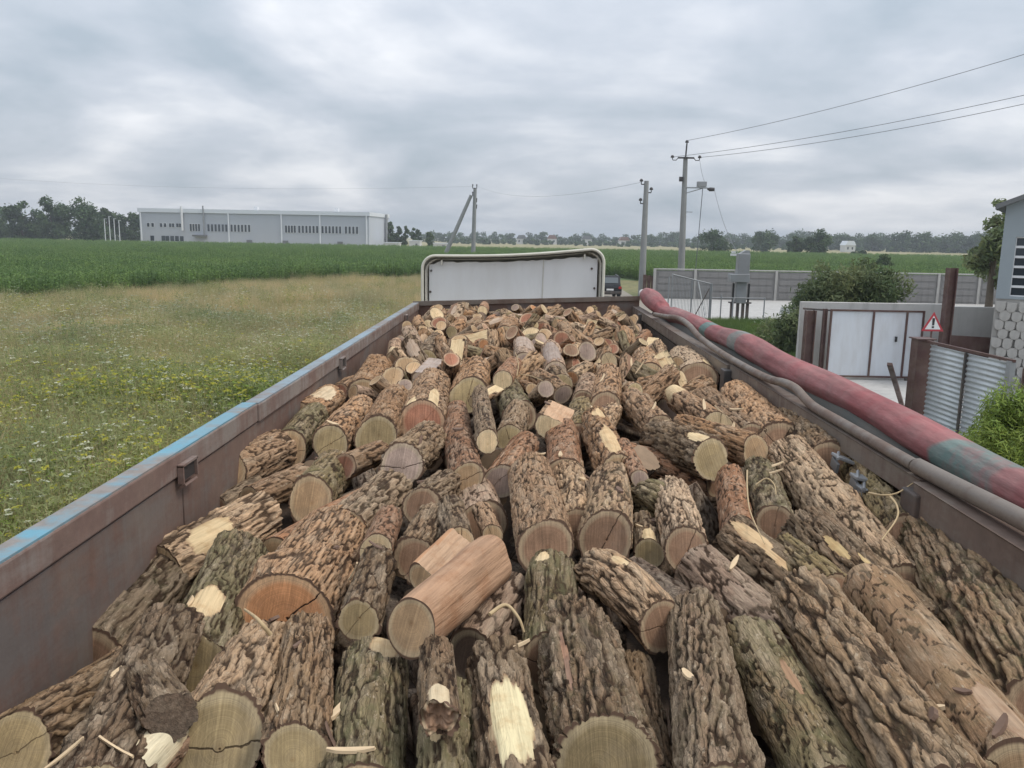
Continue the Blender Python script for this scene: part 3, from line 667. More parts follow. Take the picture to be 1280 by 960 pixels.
for px, dep, w, hh, rf in ((652, 560, 12, 6.0, 'roofgrey'), (690, 600, 11, 6.5, 'roofred'), (733, 590, 12, 6.5, 'roofgrey'), (780, 580, 12, 6.0, 'roofred'), (905, 560, 11, 6.5, 'roofgrey')):
    shed(px, 300, w, dep, hh, M['houseW'], 'far %s roofed village house among dark trees' % ('red' if rf == 'roofred' else 'grey'), 'house', M[rf], 8.0, 'village_house', 'houses of the far village')
o = shed(1060, 305, 12, 420, 5.5, M['houseW'], 'white gabled farmhouse in front of the wooded ridge', 'house', M['roofwhite'], 7.0, 'farmhouse')

# white posts beside the wood on the left
for k, (px, h) in enumerate(((131, 7.3), (137, 8.0), (143, 7.4), (149, 7.0))):
    p = at_depth(px, 285, 225.0 + k)
    o = empty('light_post', (p.x, p.y, 0)); tag(o, 'thin pale post in a row beside the wood and the factory', 'post', 'row of thin pale posts')
    MB().tube([(0, 0, 0), (0, 0, h)], [0.13, 0.10], 8).build('shaft', M['whitemetal'], o); MB().box((0.25, 0, h), (0.7, 0.18, 0.1)).build('arm', M['whitemetal'], o)

# ------------------------------------------------------------------ power poles and wires
def insulator(par, p, hook=0.0):
    x, y, z = p; mb = MB(); 
    mb.tube([(x, y, z), (x, y, z + 0.10), (x, y, z + 0.10), (x, y, z + 0.17), (x, y, z + 0.24), (x, y, z + 0.30)], [0.03, 0.03, 0.13, 0.14, 0.11, 0.05], 10)
    return mb.build('insulator', M['insul'], par)
def pole_body(par, h, r0=0.15, r1=0.095, lean=0.0):
    return MB().tube([(0, 0, 0), (lean * 0.5, 0, h / 2), (lean, 0, h)], [r0, (r0 + r1) / 2, r1], 12).build('shaft', M['pole'], par)
# pole with three hooks
b1 = at_z(803, 372, 0.0); b1 = Vector((b1.x, 63, 0)); b1.x = at_depth(802, 365, 63).x
o = empty('power_pole', b1); tag(o, 'slim concrete power pole with three hooked insulators, no crossarm, by the road end', 'pole')
h1 = at_depth(800, 226, 63).z; pole_body(o, h1, 0.28, 0.17, 0.0)
for s, dz in ((-1, -0.25), (1, -0.85), (-1, -1.65)):
    MB().tube([(0, 0, h1 + dz), (s * 0.38, 0, h1 + dz), (s * 0.38, 0, h1 + dz + 0.12)], 0.045, 6).build('hook', M['insul'], o); insulator(o, (s * 0.38, 0, h1 + dz + 0.1))
# big pole with crossarm and switch bracket
y2 = 66.0; pb0 = at_depth(850, 372, y2); pt0 = at_depth(857, 196, y2)
o2 = empty('power_pole', (pb0.x, y2, 0)); tag(o2, 'tall leaning concrete power pole with crossarm and switch bracket behind the fence', 'pole')
lean = pt0.x - pb0.x; h2 = pt0.z; pole_body(o2, h2, 0.31, 0.17, lean)
def on2(f): return lean * f
MB().tube([(lean, 0, h2 - 0.1), (lean + 0.05, 0, h2 + 1.0)], 0.06, 8).build('spike', M['insul'], o2); insulator(o2, (lean + 0.05, 0, h2 + 0.95))
MB().box((lean, -0.2, h2 - 0.1), (1.25, 0.1, 0.12)).build('crossarm', M['insul'], o2)
for s in (-1, 1):
    MB().tube([(lean + s * 0.6, -0.2, h2 - 0.1), (lean + s * 0.75, -0.2, h2 - 0.28), (lean + s * 1.0, -0.2, h2 - 0.28), (lean + s * 1.05, -0.2, h2 - 0.15)], 0.035, 6).build('hook', M['insul'], o2)
    insulator(o2, (lean + s * 1.05, -0.2, h2 - 0.2))
zb = at_depth(875, 235, y2).z; fx = on2(zb / h2)
MB().bar((fx, -0.15, zb), (fx + 1.75, -0.15, zb), 0.09).bar((fx, -0.15, zb - 0.45), (fx + 1.4, -0.15, zb - 0.03), 0.07).bar((fx, -0.15, zb - 1.85), (fx + 0.7, -0.15, zb - 1.85), 0.05).build('bracket', M['greysteel'], o2)
MB().box((fx + 1.3, -0.15, zb + 0.28), (0.7, 0.5, 0.4), bev=0.03).build('switch', M['greysteel'], o2)
MB().tube([(fx + 1.75, -0.15, zb - 0.05), (fx + 1.95, -0.15, zb - 0.1), (fx + 2.3, -0.15, zb - 0.1)], [0.06, 0.16, 0.14], 10).build('insulator', M['insul'], o2)
MB().box((on2(0.8) - 0.32, -0.2, h2 - 1.7), (0.3, 0.2, 0.35)).build('lamp', M['insul'], o2)
# braced pole in the distance
y3 = 150.0; p3 = at_depth(591.5, 296, y3); t3 = at_depth(592.5, 236, y3)
o3 = empty('power_pole', (p3.x, y3, 0)); tag(o3, 'distant concrete power pole propped by a slanting strut', 'pole'); h3 = t3.z
pole_body(o3, h3, 0.42, 0.30, 0.25)
q0 = at_depth(562, 296, y3); q1 = at_depth(589, 244, y3)
MB().tube([(q0.x - p3.x - 1.2, 0, 0.0), (q1.x - p3.x, 0, q1.z)], [0.42, 0.30], 10).build('strut', M['pole'], o3)
for s, dz in ((-1, 0.1), (1, 0.1), (1, -2.3), (1, -3.4), (-1, -1.2)):
    MB().tube([(0.2, 0, h3 + dz), (s * 0.36 + 0.2, 0, h3 + dz), (s * 0.36 + 0.2, 0, h3 + dz + 0.5)], 0.09, 6).build('hook', M['insul'], o3); insulator(o3, (s * 0.36 + 0.2, 0, h3 + dz + 0.4))
def wire(a, b, sag, r, label, n=26, group='overhead wires'):
    a = Vector(a); b = Vector(b); pts = []
    for i in range(n + 1):
        t = i / n; p = a.lerp(b, t); p.z -= 4 * sag * t * (1 - t); pts.append(p)
    o = MB().tube(pts, r, 5).build('overhead_wire', M['wire'], None); tag(o, label, 'wire', group); return o
pw = o2.location
for (dx, z, pe, lab) in ((0.05, h2 + 1.2, (1280, 70), 'topmost wire running right from the spike of the leaning pole'), (-1.05, h2 - 0.05, (1280, 121), 'wire from the left crossarm insulator of the leaning pole'), (1.05, h2 - 0.05, (1280, 132), 'wire from the right crossarm insulator of the leaning pole')):
    a = Vector((pw.x + lean + dx, y2 - 0.2, z)); m = at_depth(pe[0], pe[1], 46.0); b = a + (m - a) * 1.9
    wire(a, b + Vector((0, 0, 2.2)), 0.9 * 1.2, 0.017, lab)
cab = at_depth(928, 318, 44.5)
wire((pw.x + fx + 2.3, y2 - 0.15, zb - 0.1), (cab.x - 0.1, 44.6, cab.z - 0.1), 0.5, 0.016, 'slack cable dropping from the switch bracket to the grey cabinet')
wire((pw.x + fx + 1.4, y2 - 0.15, zb + 0.05), (at_depth(868, 345, y2).x, y2 - 0.15, 1.0), 0.0, 0.03, 'pale operating rod cable hanging from the switch bracket')
wire((pw.x + lean + 1.05, y2 - 0.2, h2 - 0.2), (pw.x + fx + 1.5, y2 - 0.15, zb + 0.5), 0.2, 0.012, 'short jumper from the crossarm down to the switch')
wire((b1.x - .38, 63, h1 - 0.1), (p3.x + 0.5, y3, h3 + 0.5), 1.4, 0.010, 'thin wire between the slim pole and the braced pole')
wire((p3.x - 0.2, y3, h3 + 0.4), (-120, 190, 15.5), 1.2, 0.011, 'thin wire running left from the braced pole over the corn')

# ------------------------------------------------------------------ concrete panel fence behind the yard
fx0 = at_depth(818, 350, 60.5).x
fence = empty('concrete_fence', (fx0, 60.5, 0)); tag(fence, 'grey precast concrete panel fence with posts behind the paved yard', 'fence')
FH = at_depth(900, 337, 60.5).z
L = 44.0; npan = 15; pw_ = L / npan
pan = None; post = None
for i in range(npan):
    x = i * pw_ + pw_ / 2
    if pan is None:
        mb = MB(); mb.box((0, 0, FH / 2 - 0.06), (pw_ - 0.2, 0.12, FH - 0.12), bev=0.02); pan = mb.build('panel', M['concrete_grey'], fence)
        pan.location.x = x
        rb = MB()
        for k in range(4): rb.box((0, -0.075, 0.32 + k * (FH - 0.25) / 4), (pw_ - 0.5, 0.04, (FH - 0.25) / 4 - 0.14), bev=0.015)
        rib = rb.build('relief', M['concrete_grey'], pan)
        cp = MB().box((0, -0.005, FH - 0.03), (pw_ - 0.1, 0.2, 0.09), bev=0.015).build('coping', M['concrete'], pan)
    else:
        c = pan.copy(); COL.objects.link(c); c.location.x = x; c.parent = fence
        for ch in (rib, cp): d = ch.copy(); COL.objects.link(d); d.parent = c
for i in range(npan + 1):
    if post is None: post = MB().box((0, -0.03, FH / 2), (0.18, 0.24, FH), bev=0.015).build('post', M['concrete'], fence)
    else: c = post.copy(); COL.objects.link(c); c.location.x = i * pw_; c.parent = fence
# end return of the fence: a rusty sheet screen next to the road
o = empty('sheet_screen', (at_depth(812, 350, 60.6).x, 60.9, 0)); tag(o, 'narrow dark sheet screen closing the end of the concrete fence', 'screen')
for k in range(3): MB().box((-0.3 + k * 0.3, 0, 0.85), (0.27, 0.05, 1.7 - 0.1 * k)).build('board', M['redbrown'], o)

# ------------------------------------------------------------------ steel frame fence and cabinet
fr = empty('steel_fence', (at_depth(862, 400, 44).x, 44.0, 0)); tag(fr, 'thin grey steel tube fence with a braced gate frame in front of the yard', 'fence')
def X44(px): return at_depth(px, 400, 44).x - fr.location.x
def Z44(py, px=870): return at_depth(px, py, 44).z
for px, pt in ((838, 342), (863, 349), (886, 354), (887.5, 354), (900, 368), (915, 372), (954, 372), (834, 346)):
    MB().tube([(X44(px), 0, 0), (X44(px), 0, Z44(pt, px))], 0.035, 8).build('post', M['greysteel'], fr)
MB().tube([(X44(838), 0, Z44(343, 838)), (X44(887), 0, Z44(355, 887))], 0.03, 8).build('top_rail', M['greysteel'], fr)
MB().tube([(X44(886), 0, Z44(372, 886)), (X44(955), 0, Z44(373, 955))], 0.025, 8).build('top_rail', M['greysteel'], fr)
MB().bar((X44(870), -0.05, Z44(352)), (X44(882), -0.05, 0.05), 0.07, 0.04).build('brace', M['whitemetal'], fr)
MB().bar((X44(884), -0.08, Z44(360)), (X44(866), -0.08, 0.12), 0.05, 0.04).build('brace', M['darksteel'], fr)
for k in range(26):   # vertical fill wires of the mesh panels
    px = 840 + k * 1.8
    if px > 885: break
    MB().tube([(X44(px), 0.0, 0.1), (X44(px), 0.0, Z44(343 + (px - 838) * 0.245, px) - 0.03)], 0.012, 4).build('mesh_rod', M['greysteel'], fr)
cbn = empty('switch_cabinet', (cab.x, 44.4, 0)); tag(cbn, 'tall grey metal switch cabinet standing on dark steel legs', 'cabinet')
zt = cab.z
MB().box((0.03, 0, (zt + Z44(349)) / 2 + 0.05), (0.62, 0.55, zt - Z44(349)), bev=0.03).build('upper_box', M['greysteel'], cbn)
MB().prism([(-0.28, zt), (0.34, zt), (0.30, zt + 0.22), (0.1, zt + 0.22)], -0.2, 0.2).build('cap', M['greysteel'], cbn)
MB().box((-0.15, -0.02, Z44(347)), (1.0, 0.7, 0.42), bev=0.02).build('shelf_box', M['greysteel'], cbn)
MB().box((0, 0.02, (Z44(352) + Z44(378)) / 2), (0.55, 0.45, 1.15), bev=0.02).build('lower_box', M['greysteel'], cbn)
for x in (-0.42, 0.40): MB().box((x, -0.12, Z44(365) - 0.1), (0.09, 0.1, 1.15)).build('strut', M['signblack'], cbn)
for x in (-0.42, -0.1, 0.18, 0.42): MB().box((x, 0, 0.5), (0.14, 0.14, 1.0)).build('leg', M['darksteel'], cbn)
MB().box((0, 0, 0.98), (1.15, 0.4, 0.07)).build('frame', M['darksteel'], cbn)
MB().box((-0.5, 0, zt - 0.02), (0.28, 0.2, 0.12)).box((-0.5, 0, zt + 0.12), (0.2, 0.16, 0.1)).build('lamp', M['whitemetal'], cbn)
# white plate lying in the grass
p = at_depth(981, 389, 41.5); o = empty('white_sign_plate', (p.x, 41.5, 0)); tag(o, 'small white plate on a short peg by the bush', 'plate')
MB().box((0, 0, p.z), (0.5, 0.03, 0.36), Matrix.Rotation(0.25, 3, 'Y')).build('plate', M['signwhite'], o); MB().tube([(0, 0.03, 0), (0, 0.03, p.z)], 0.025, 6).build('peg', M['darksteel'], o)
for k in (-0.09, 0.0, 0.09): MB().box((0.0, -0.018, p.z + k), (0.36, 0.006, 0.03), Matrix.Rotation(0.25, 3, 'Y')).build('text_line', M['greysteel'], o)

# ------------------------------------------------------------------ gate wall, white gates, posts, sign
GY = 26.4
wx0 = at_depth(999, 400, GY).x; wx1 = at_depth(1246, 400, GY).x; GH = at_depth(1090, 378.5, GY).z
gw = empty('gate_wall', (wx0, GY, 0)); tag(gw, 'pale smooth concrete slab wall behind the white gate', 'wall')
nS = 2; sw = (wx1 - wx0) / nS
for i, (a, b) in enumerate(((0, 0.745), (0.75, 1.0))):
    w = wx1 - wx0
    MB().box(((a + b) / 2 * w, 0, GH / 2 - 0.01 * i - 0.06 * i), ((b - a) * w, 0.18, GH), bev=0.012).build('slab', M['concrete_pale'], gw)
GX0 = at_depth(1036, 430, GY - 0.9).x; GX1 = at_depth(1151, 430, GY - 0.9).x; gz0 = 0.12; gz1 = at_depth(1090, 388.5, GY - 0.9).z
gate = empty('white_gate', (GX0, GY - 0.9, 0)); tag(gate, 'white sheet metal double gate with dark red frame before the concrete wall', 'gate')
gwid = GX1 - GX0
def pxg(px): return at_depth(px, 430, GY - 0.9).x - GX0
xs = [0.0, pxg(1089), pxg(1130.5), gwid]
for a, b in zip(xs[:-1], xs[1:]):
    if b - a < 0.2: continue
    MB().box(((a + b) / 2, 0.02, (gz0 + gz1) / 2), (b - a - 0.01, 0.012, gz1 - gz0 - 0.02)).build('sheet', M['gatewhite'], gate)
for x in xs: MB().box((x, 0, (gz0 + gz1) / 2), (0.055, 0.055, gz1 - gz0 + 0.05)).build('stile', M['redbrown'], gate)
for z in (gz0, gz1): MB().box((gwid / 2, 0.004, z), (gwid + 0.05, 0.05, 0.055)).build('frame_rail', M['redbrown'], gate)
MB().box((pxg(1119), -0.03, gz0 + (gz1 - gz0) * 0.58), (0.05, 0.06, 0.16)).build('handle', M['signblack'], gate)
for x in (0.3, gwid - 0.35): MB().box((x, 0, gz0 / 2 - 0.01), (0.08, 0.06, gz0)).build('foot', M['darksteel'], gate)
def ipost(px, pytop, w, depth, mat, label, pyb=None):
    p = at_depth(px, pytop, depth); o = empty('steel_post', (p.x, depth, 0)); tag(o, label, 'post')
    mb = MB(); mb.box((-w / 2 + 0.02, 0, p.z / 2), (0.03, w * 0.9, p.z)); mb.box((w / 2 - 0.02, 0, p.z / 2), (0.03, w * 0.9, p.z)); mb.box((0, 0, p.z / 2), (w - 0.06, 0.03, p.z - 0.004)); mb.build('beam', mat, o)
    MB().box((0, 0, 0.02), (w * 1.6, w * 1.6, 0.03)).build('base_plate', mat, o)
    return o
ipost(1013.5, 388, 0.30, GY - 0.75, M['redbrown'], 'short dark red steel post standing free at the left of the white gate')
ipost(1032, 386, 0.13, GY - 0.7, M['redbrown'], 'thin dark red hinge post at the left edge of the white gate')
ipost(1190.5, 335, 0.27, GY - 1.6, M['redbrown'], 'tallest rusty steel post rising above the concrete walls')
p = at_depth(1006, 386, GY - 0.6); q = at_depth(1046, 386, GY - 0.6)
o = MB().tube([(p.x, GY - 0.45, p.z), (q.x, GY - 0.45, p.z - 0.05)], 0.03, 8).build('gate_bar', M['darksteel'], None); tag(o, 'thin dark bar fixed across the posts on top of the gate left end', 'bar')
p = at_depth(1212, 418, GY - 1.2); o = empty('rusty_sheet', (p.x, GY - 1.0, 0)); tag(o, 'dark rust brown sheet lying behind the corrugated fence by the tall post', 'sheet')
MB().box((0, 0, at_depth(1212, 430, GY - 1.0).z / 2 + 0.12), (1.5, 0.03, at_depth(1212, 420, GY - 1).z), Matrix.Rotation(0.04, 3, 'Y')).build('plate', M['redbrown'], o)
# warning sign
p = at_depth(1166, 406, GY - 1.9); sg = empty('warning_sign', (p.x, GY - 1.9, 0)); tag(sg, 'white triangular warning sign with red border and black exclamation mark', 'sign')
s = 0.66; h = s * 0.87; zc_ = p.z
def tri(k, y, zoff=0.0): 
    return [(-s / 2 * k, -h / 3 * k + zoff), (s / 2 * k, -h / 3 * k + zoff), (0, 2 * h / 3 * k + zoff)]
MB().prism([(x, z + zc_) for x, z in tri(1.0, 0)], -0.012, 0.0).build('border', M['signred'], sg)
MB().prism([(x, z + zc_) for x, z in tri(0.70, 0)], -0.020, -0.013).build('field', M['signwhite'], sg)
MB().prism([(-0.03, zc_ - 0.015), (0.03, zc_ - 0.015), (0.04, zc_ + 0.20), (-0.04, zc_ + 0.20)], -0.026, -0.021).prism([(-0.033, zc_ - 0.095), (0.033, zc_ - 0.095), (0.033, zc_ - 0.04), (-0.033, zc_ - 0.04)], -0.026, -0.021).build('exclamation_mark', M['signblack'], sg)
MB().tube([(0, 0.035, 0), (0, 0.035, zc_ + 0.3)], 0.03, 8).build('pole', M['redbrown'], sg)
# corrugated gate leaf beside the drive
cy0, cy1 = 18.0, 15.1
cX0 = at_depth(1160, 430, cy0).x; cX1 = at_depth(1268, 452, cy1).x
cz = at_depth(1165, 427, cy0).z
def corr(A, B, z0, z1, name, par, inv):
    A = Vector(A); B = Vector(B); d = (B - A); L = d.length; d.normalize(); n = Vector((-d.y, d.x, 0)); nz = 120; V = []; 
    for i in range(nz + 1):
        t = i / nz; z = z0 + (z1 - z0) * t; off = 0.016 * math.sin(2 * math.pi * (z - z0) / 0.105)
        for x in (0, L): V.append(inv @ (A + d * x + n * off + Vector((0, 0, z))))
    Q = [(i * 2, i * 2 + 1, i * 2 + 3, i * 2 + 2) for i in range(nz)]
    o = link(name, np_mesh(name, V, Q, None, None, True, M['galv']), None, par); m = o.modifiers.new('t', 'SOLIDIFY'); m.thickness = 0.003
    return o
cl = empty('corrugated_gate', (cX0, cy0, 0)); ci = Matrix.Translation((-cX0, -cy0, 0)); tag(cl, 'galvanised horizontally corrugated gate leaf with rust red frame by the drive', 'gate')
mid = Vector(((cX0 + cX1) / 2, (cy0 + cy1) / 2, 0)); A_ = Vector((cX0, cy0, 0)); B_ = Vector((cX1, cy1, 0)); dd = (B_ - A_).normalized()
corr(A_ + dd * 0.12, mid - dd * 0.03, 0.1, cz - 0.05, 'sheet', cl, ci); corr(mid + dd * 0.03, B_ - dd * 0.12, 0.1, cz - 0.05, 'sheet', cl, ci)
MB().bar(A_ + Vector((0, 0, cz)), B_ + Vector((0, 0, cz)), 0.06, 0.05).build('top_rail', M['redbrown'], cl, ci)
MB().bar(A_ + Vector((0, 0, 0.08)), B_ + Vector((0, 0, 0.08)), 0.06, 0.05).build('bottom_rail', M['redbrown'], cl, ci)
MB().box(mid + Vector((-0.02, 0, cz / 2)), (0.05, 0.05, cz - 0.06)).build('stile', M['darksteel'], cl, ci)
MB().box(B_ + Vector((0, 0, cz / 2)) - dd * 0.08, (0.10, 0.14, cz - 0.02)).build('stile', M['greysteel'], cl, ci)
o = empty('gate_post', (cX0 - 0.02, cy0 + 0.22, 0)); tag(o, 'square rusty red post carrying the corrugated gate leaf', 'post')
MB().box((0, 0, (cz + 0.02) / 2), (0.34, 0.34, cz + 0.02), bev=0.01).build('beam', M['redbrown'], o); MB().box((0, 0, cz + 0.04), (0.42, 0.42, 0.03)).build('cap', M['redbrown'], o)
c2 = empty('corrugated_fence', (cX1, cy1 - 0.3, 0)); c2i = Matrix.Translation((-cX1, -cy1 + 0.3, 0)); tag(c2, 'second galvanised corrugated panel continuing the fence past the gate leaf', 'fence')
C_ = B_ - Vector((0, 0.35, 0)); D_ = C_ + Vector((0.5, -3.2, 0)); corr(C_, D_, 0.1, cz - 0.1, 'sheet', c2, c2i); MB().bar(C_ + Vector((0, 0, cz - 0.05)), D_ + Vector((0, 0, cz - 0.05)), 0.06, 0.05).build('top_rail', M['redbrown'], c2, c2i); MB().bar(C_ , C_ + Vector((0, 0, cz - 0.08)), 0.06, 0.05).build('stile', M['redbrown'], c2, c2i); MB().bar(D_ , D_ + Vector((0, 0, cz - 0.08)), 0.06, 0.05).build('stile', M['redbrown'], c2, c2i)
# leaning rusty bar
a = at_depth(1112, 455, 17.5); o = MB().bar(at_z(1129, 512, 0.0), a, 0.10, 0.06).build('leaning_bar', M['redbrown'], None); tag(o, 'short rusty bar stuck slanting in the drive before the gate', 'bar')

# ------------------------------------------------------------------ garage at the right
gy = 24.6; gx0 = at_depth(1241, 400, gy).x; ge = at_depth(1250, 257, gy).z; gm = at_depth(1243, 373, gy).z; gW = 11.0
gar = empty('garage_building', (gx0, gy, 0), R(-34)); tag(gar, 'grey metal clad gabled garage on a scaly patterned concrete base', 'building')
MB().box((gW / 2, 6.0, gm / 2), (gW, 11.9, gm)).build('base_wall', M['scale'], gar)
wx_a, wx_b = 0.34, 2.6; wz_a = gm + 0.08; wz_b = at_depth(1262, 296, gy).z
g = MB(); rise = gW / 2 * 0.42
g.box((wx_a / 2, 0.12, (gm + ge) / 2), (wx_a, 0.2, ge - gm)); g.box(((wx_b + gW) / 2, 0.12, (gm + ge) / 2), (gW - wx_b, 0.2, ge - gm)); g.box(((wx_a + wx_b) / 2, 0.12, (wz_b + ge) / 2), (wx_b - wx_a, 0.2, ge - wz_b)); g.box(((wx_a + wx_b) / 2, 0.12, (gm + wz_a) / 2), (wx_b - wx_a, 0.2, wz_a - gm))
g.prism([(0, ge), (gW, ge), (gW / 2, ge + rise)], 0.02, 0.22); g.box((0.1, 6.1, (gm + ge) / 2), (0.2, 11.7, ge - gm)); g.build('upper_wall', M['bluegrey'], gar)
r_ = MB()
for sgn, xa, xb in ((1, -0.25, gW / 2), (-1, gW + 0.25, gW / 2)):
    za = ge - 0.11; zb_ = ge + rise
    r_.add([(xa, -0.25, za), (xb, -0.25, zb_), (xb, 12.2, zb_), (xa, 12.2, za), (xa, -0.25, za + .14), (xb, -0.25, zb_ + .14), (xb, 12.2, zb_ + .14), (xa, 12.2, za + .14)], [(0, 1, 2, 3), (4, 5, 6, 7), (0, 1, 5, 4), (2, 3, 7, 6), (0, 3, 7, 4), (1, 2, 6, 5)])
r_.build('roof', M['roofgrey'], gar)
wnd = MB().box(((wx_a + wx_b) / 2, 0.16, (wz_a + wz_b) / 2), (wx_b - wx_a, 0.03, wz_b - wz_a)).build('window', M['glass'], gar)
for i in range(7): MB().box(((wx_a + wx_b) / 2, 0.10, wz_a + (wz_b - wz_a) * i / 6), (wx_b - wx_a, 0.05, 0.07)).build('glazing_bar', M['whitemetal'], wnd)
for i in range(6): MB().box((wx_a + (wx_b - wx_a) * i / 5, 0.105, (wz_a + wz_b) / 2), (0.045, 0.05, wz_b - wz_a)).build('glazing_bar', M['whitemetal'], wnd)
# scale pattern of the base: one moulded tongue per scale
tongue = None; rnd_ = random.Random(3)
for r0 in range(9):
    for c0 in range(11):
        x = 0.16 + c0 * 0.29 + (0.145 if r0 % 2 else 0); z = gm - 0.22 - r0 * 0.27
        if z < 0.15: continue
        if tongue is None:
            pl = [(-0.12, 0.13), (-0.12, -0.04)] + [(0.12 * math.cos(a), -0.04 + 0.12 * math.sin(a)) for a in [math.pi + math.pi * k / 8 for k in range(1, 8)]] + [(0.12, -0.04), (0.12, 0.13)]
            mb = MB(); n_ = len(pl); vs = [(p[0], -0.005, p[1]) for p in pl] + [(p[0] * 0.86, -0.032 if p[1] < 0 else -0.012, p[1] * 0.92) for p in pl]
            mb.add(vs, [tuple(range(n_, 2 * n_))] + [(i, (i + 1) % n_, (i + 1) % n_ + n_, i + n_) for i in range(n_)])
            tongue = mb.build('scale', M['scale'], gar); o = tongue
        else: o = tongue.copy(); COL.objects.link(o); o.parent = gar
        o.location = (x + rnd_.uniform(-.012, .012), -0.04, z + rnd_.uniform(-.015, .015)); o.rotation_euler = (0, rnd_.uniform(-.12, .12), 0); o.scale = (1.14 * rnd_.uniform(.9, 1.06), 1, 1.14 * rnd_.uniform(.85, 1.05))

# ------------------------------------------------------------------ parked off-roader up the road
cp_ = at_depth(758.5, 352, 60.0); car = empty('parked_car', (cp_.x, 60.0, 0.012), 0.03); tag(car, 'small black off-road car parked on the road beyond the truck', 'car')
def bodyprism(mb, prof, w0, w1):
    n = len(prof); vs = [(-w0 if z < 0.9 else -w1, y, z) for y, z in prof] + [(w0 if z < 0.9 else w1, y, z) for y, z in prof]
    mb.add(vs, [tuple(range(n)), tuple(range(n, 2 * n))[::-1]] + [(i, (i + 1) % n, (i + 1) % n + n, i + n) for i in range(n)]); return mb
bodyprism(MB(), [(-1.85, 0.38), (1.85, 0.38), (1.85, 0.8), (1.75, 0.96), (0.75, 1.02), (0.15, 1.6), (-1.55, 1.66), (-1.82, 1.05), (-1.87, 0.85)], 0.82, 0.70).build('body', M['black'], car)
MB().box((0, -1.71, 1.36), (1.14, 0.03, 0.42), Matrix.Rotation(-0.42, 3, 'X')).build('rear_window', M['cglass'], car)
for s_ in (-1, 1):
    MB().box((s_ * 0.70, -1.86, 0.86), (0.2, 0.06, 0.17)).build('tail_light', M['redlamp'], car)
    MB().box((s_ * 0.735, -0.6, 1.32), (0.03, 1.5, 0.36)).build('side_window', M['cglass'], car)
    for yy in (-1.15, 1.2): wheel_mesh(MB(), (s_ * 0.72, yy, 0.34), 0.34, 0.2).build('wheel', M['rubber'], car)
MB().box((0, -1.92, 0.52), (1.6, 0.12, 0.18), bev=0.02).build('bumper', M['darksteel'], car); MB().box((0, -1.89, 0.72), (0.5, 0.03, 0.12)).build('number_plate', M['signwhite'], car)
MB().tube([(-0.6, -1.4, 1.68), (-0.6, 0.0, 1.70)], 0.02, 6).tube([(0.6, -1.4, 1.68), (0.6, 0.0, 1.70)], 0.02, 6).build('roof_rail', M['greysteel'], car)
# ------------------------------------------------------------------ vegetation builders
def quads_from(c, u, v, w, l):
    """quads centred at c with half axes u*w, v*l"""
    a = c - u * w[:, None] - v * l[:, None]; b = c + u * w[:, None] - v * l[:, None]; d = c + u * w[:, None] * 0.55 + v * l[:, None]; e = c - u * w[:, None] * 0.55 + v * l[:, None]
    V = np.stack([a, b, d, e], 1).reshape(-1, 3); n = len(c); Q = np.arange(n * 4).reshape(n, 4); return V, Q
def unit(a): return a / np.maximum(1e-9, np.linalg.norm(a, axis=1))[:, None]
def crown(clumps, n, size, aspect=1.6, mat=None, seed=0, tintv=0.25, name='crown', droop=0.0):
    g = np.random.default_rng(seed); cl = np.array(clumps, float); wgt = (cl[:, 3] * cl[:, 4] * cl[:, 5]) ** (2 / 3); wgt /= wgt.sum()
    k = g.choice(len(cl), n, p=wgt); d = unit(g.normal(size=(n, 3))); rad = g.uniform(0.35, 1.0, n) ** 0.5 * (1 + 0.18 * g.normal(size=n))
    c = cl[k, :3] + d * rad[:, None] * cl[k, 3:6]
    nrm = unit(d + 0.9 * g.normal(size=(n, 3)) + np.array([0, 0, 0.5])); t = unit(np.cross(nrm, g.normal(size=(n, 3)))) ; t[:, 2] -= droop; t = unit(t); u = unit(np.cross(nrm, t))
    s = size * g.uniform(0.6, 1.4, n); V, Q = quads_from(c, u, t, s * 0.5, s * 0.5 * aspect)
    tv = g.uniform(1 - tintv, 1 + tintv, len(cl))[k] * g.uniform(0.82, 1.18, n); hue = g.uniform(-0.08, 0.08, n)
    col = np.stack([tv * (1 + hue), tv, tv * (1 - hue), np.ones(n)], 1); col = np.repeat(col, 4, 0)
    return np_mesh(name, V, Q, None, {'tint': col}, False, mat)
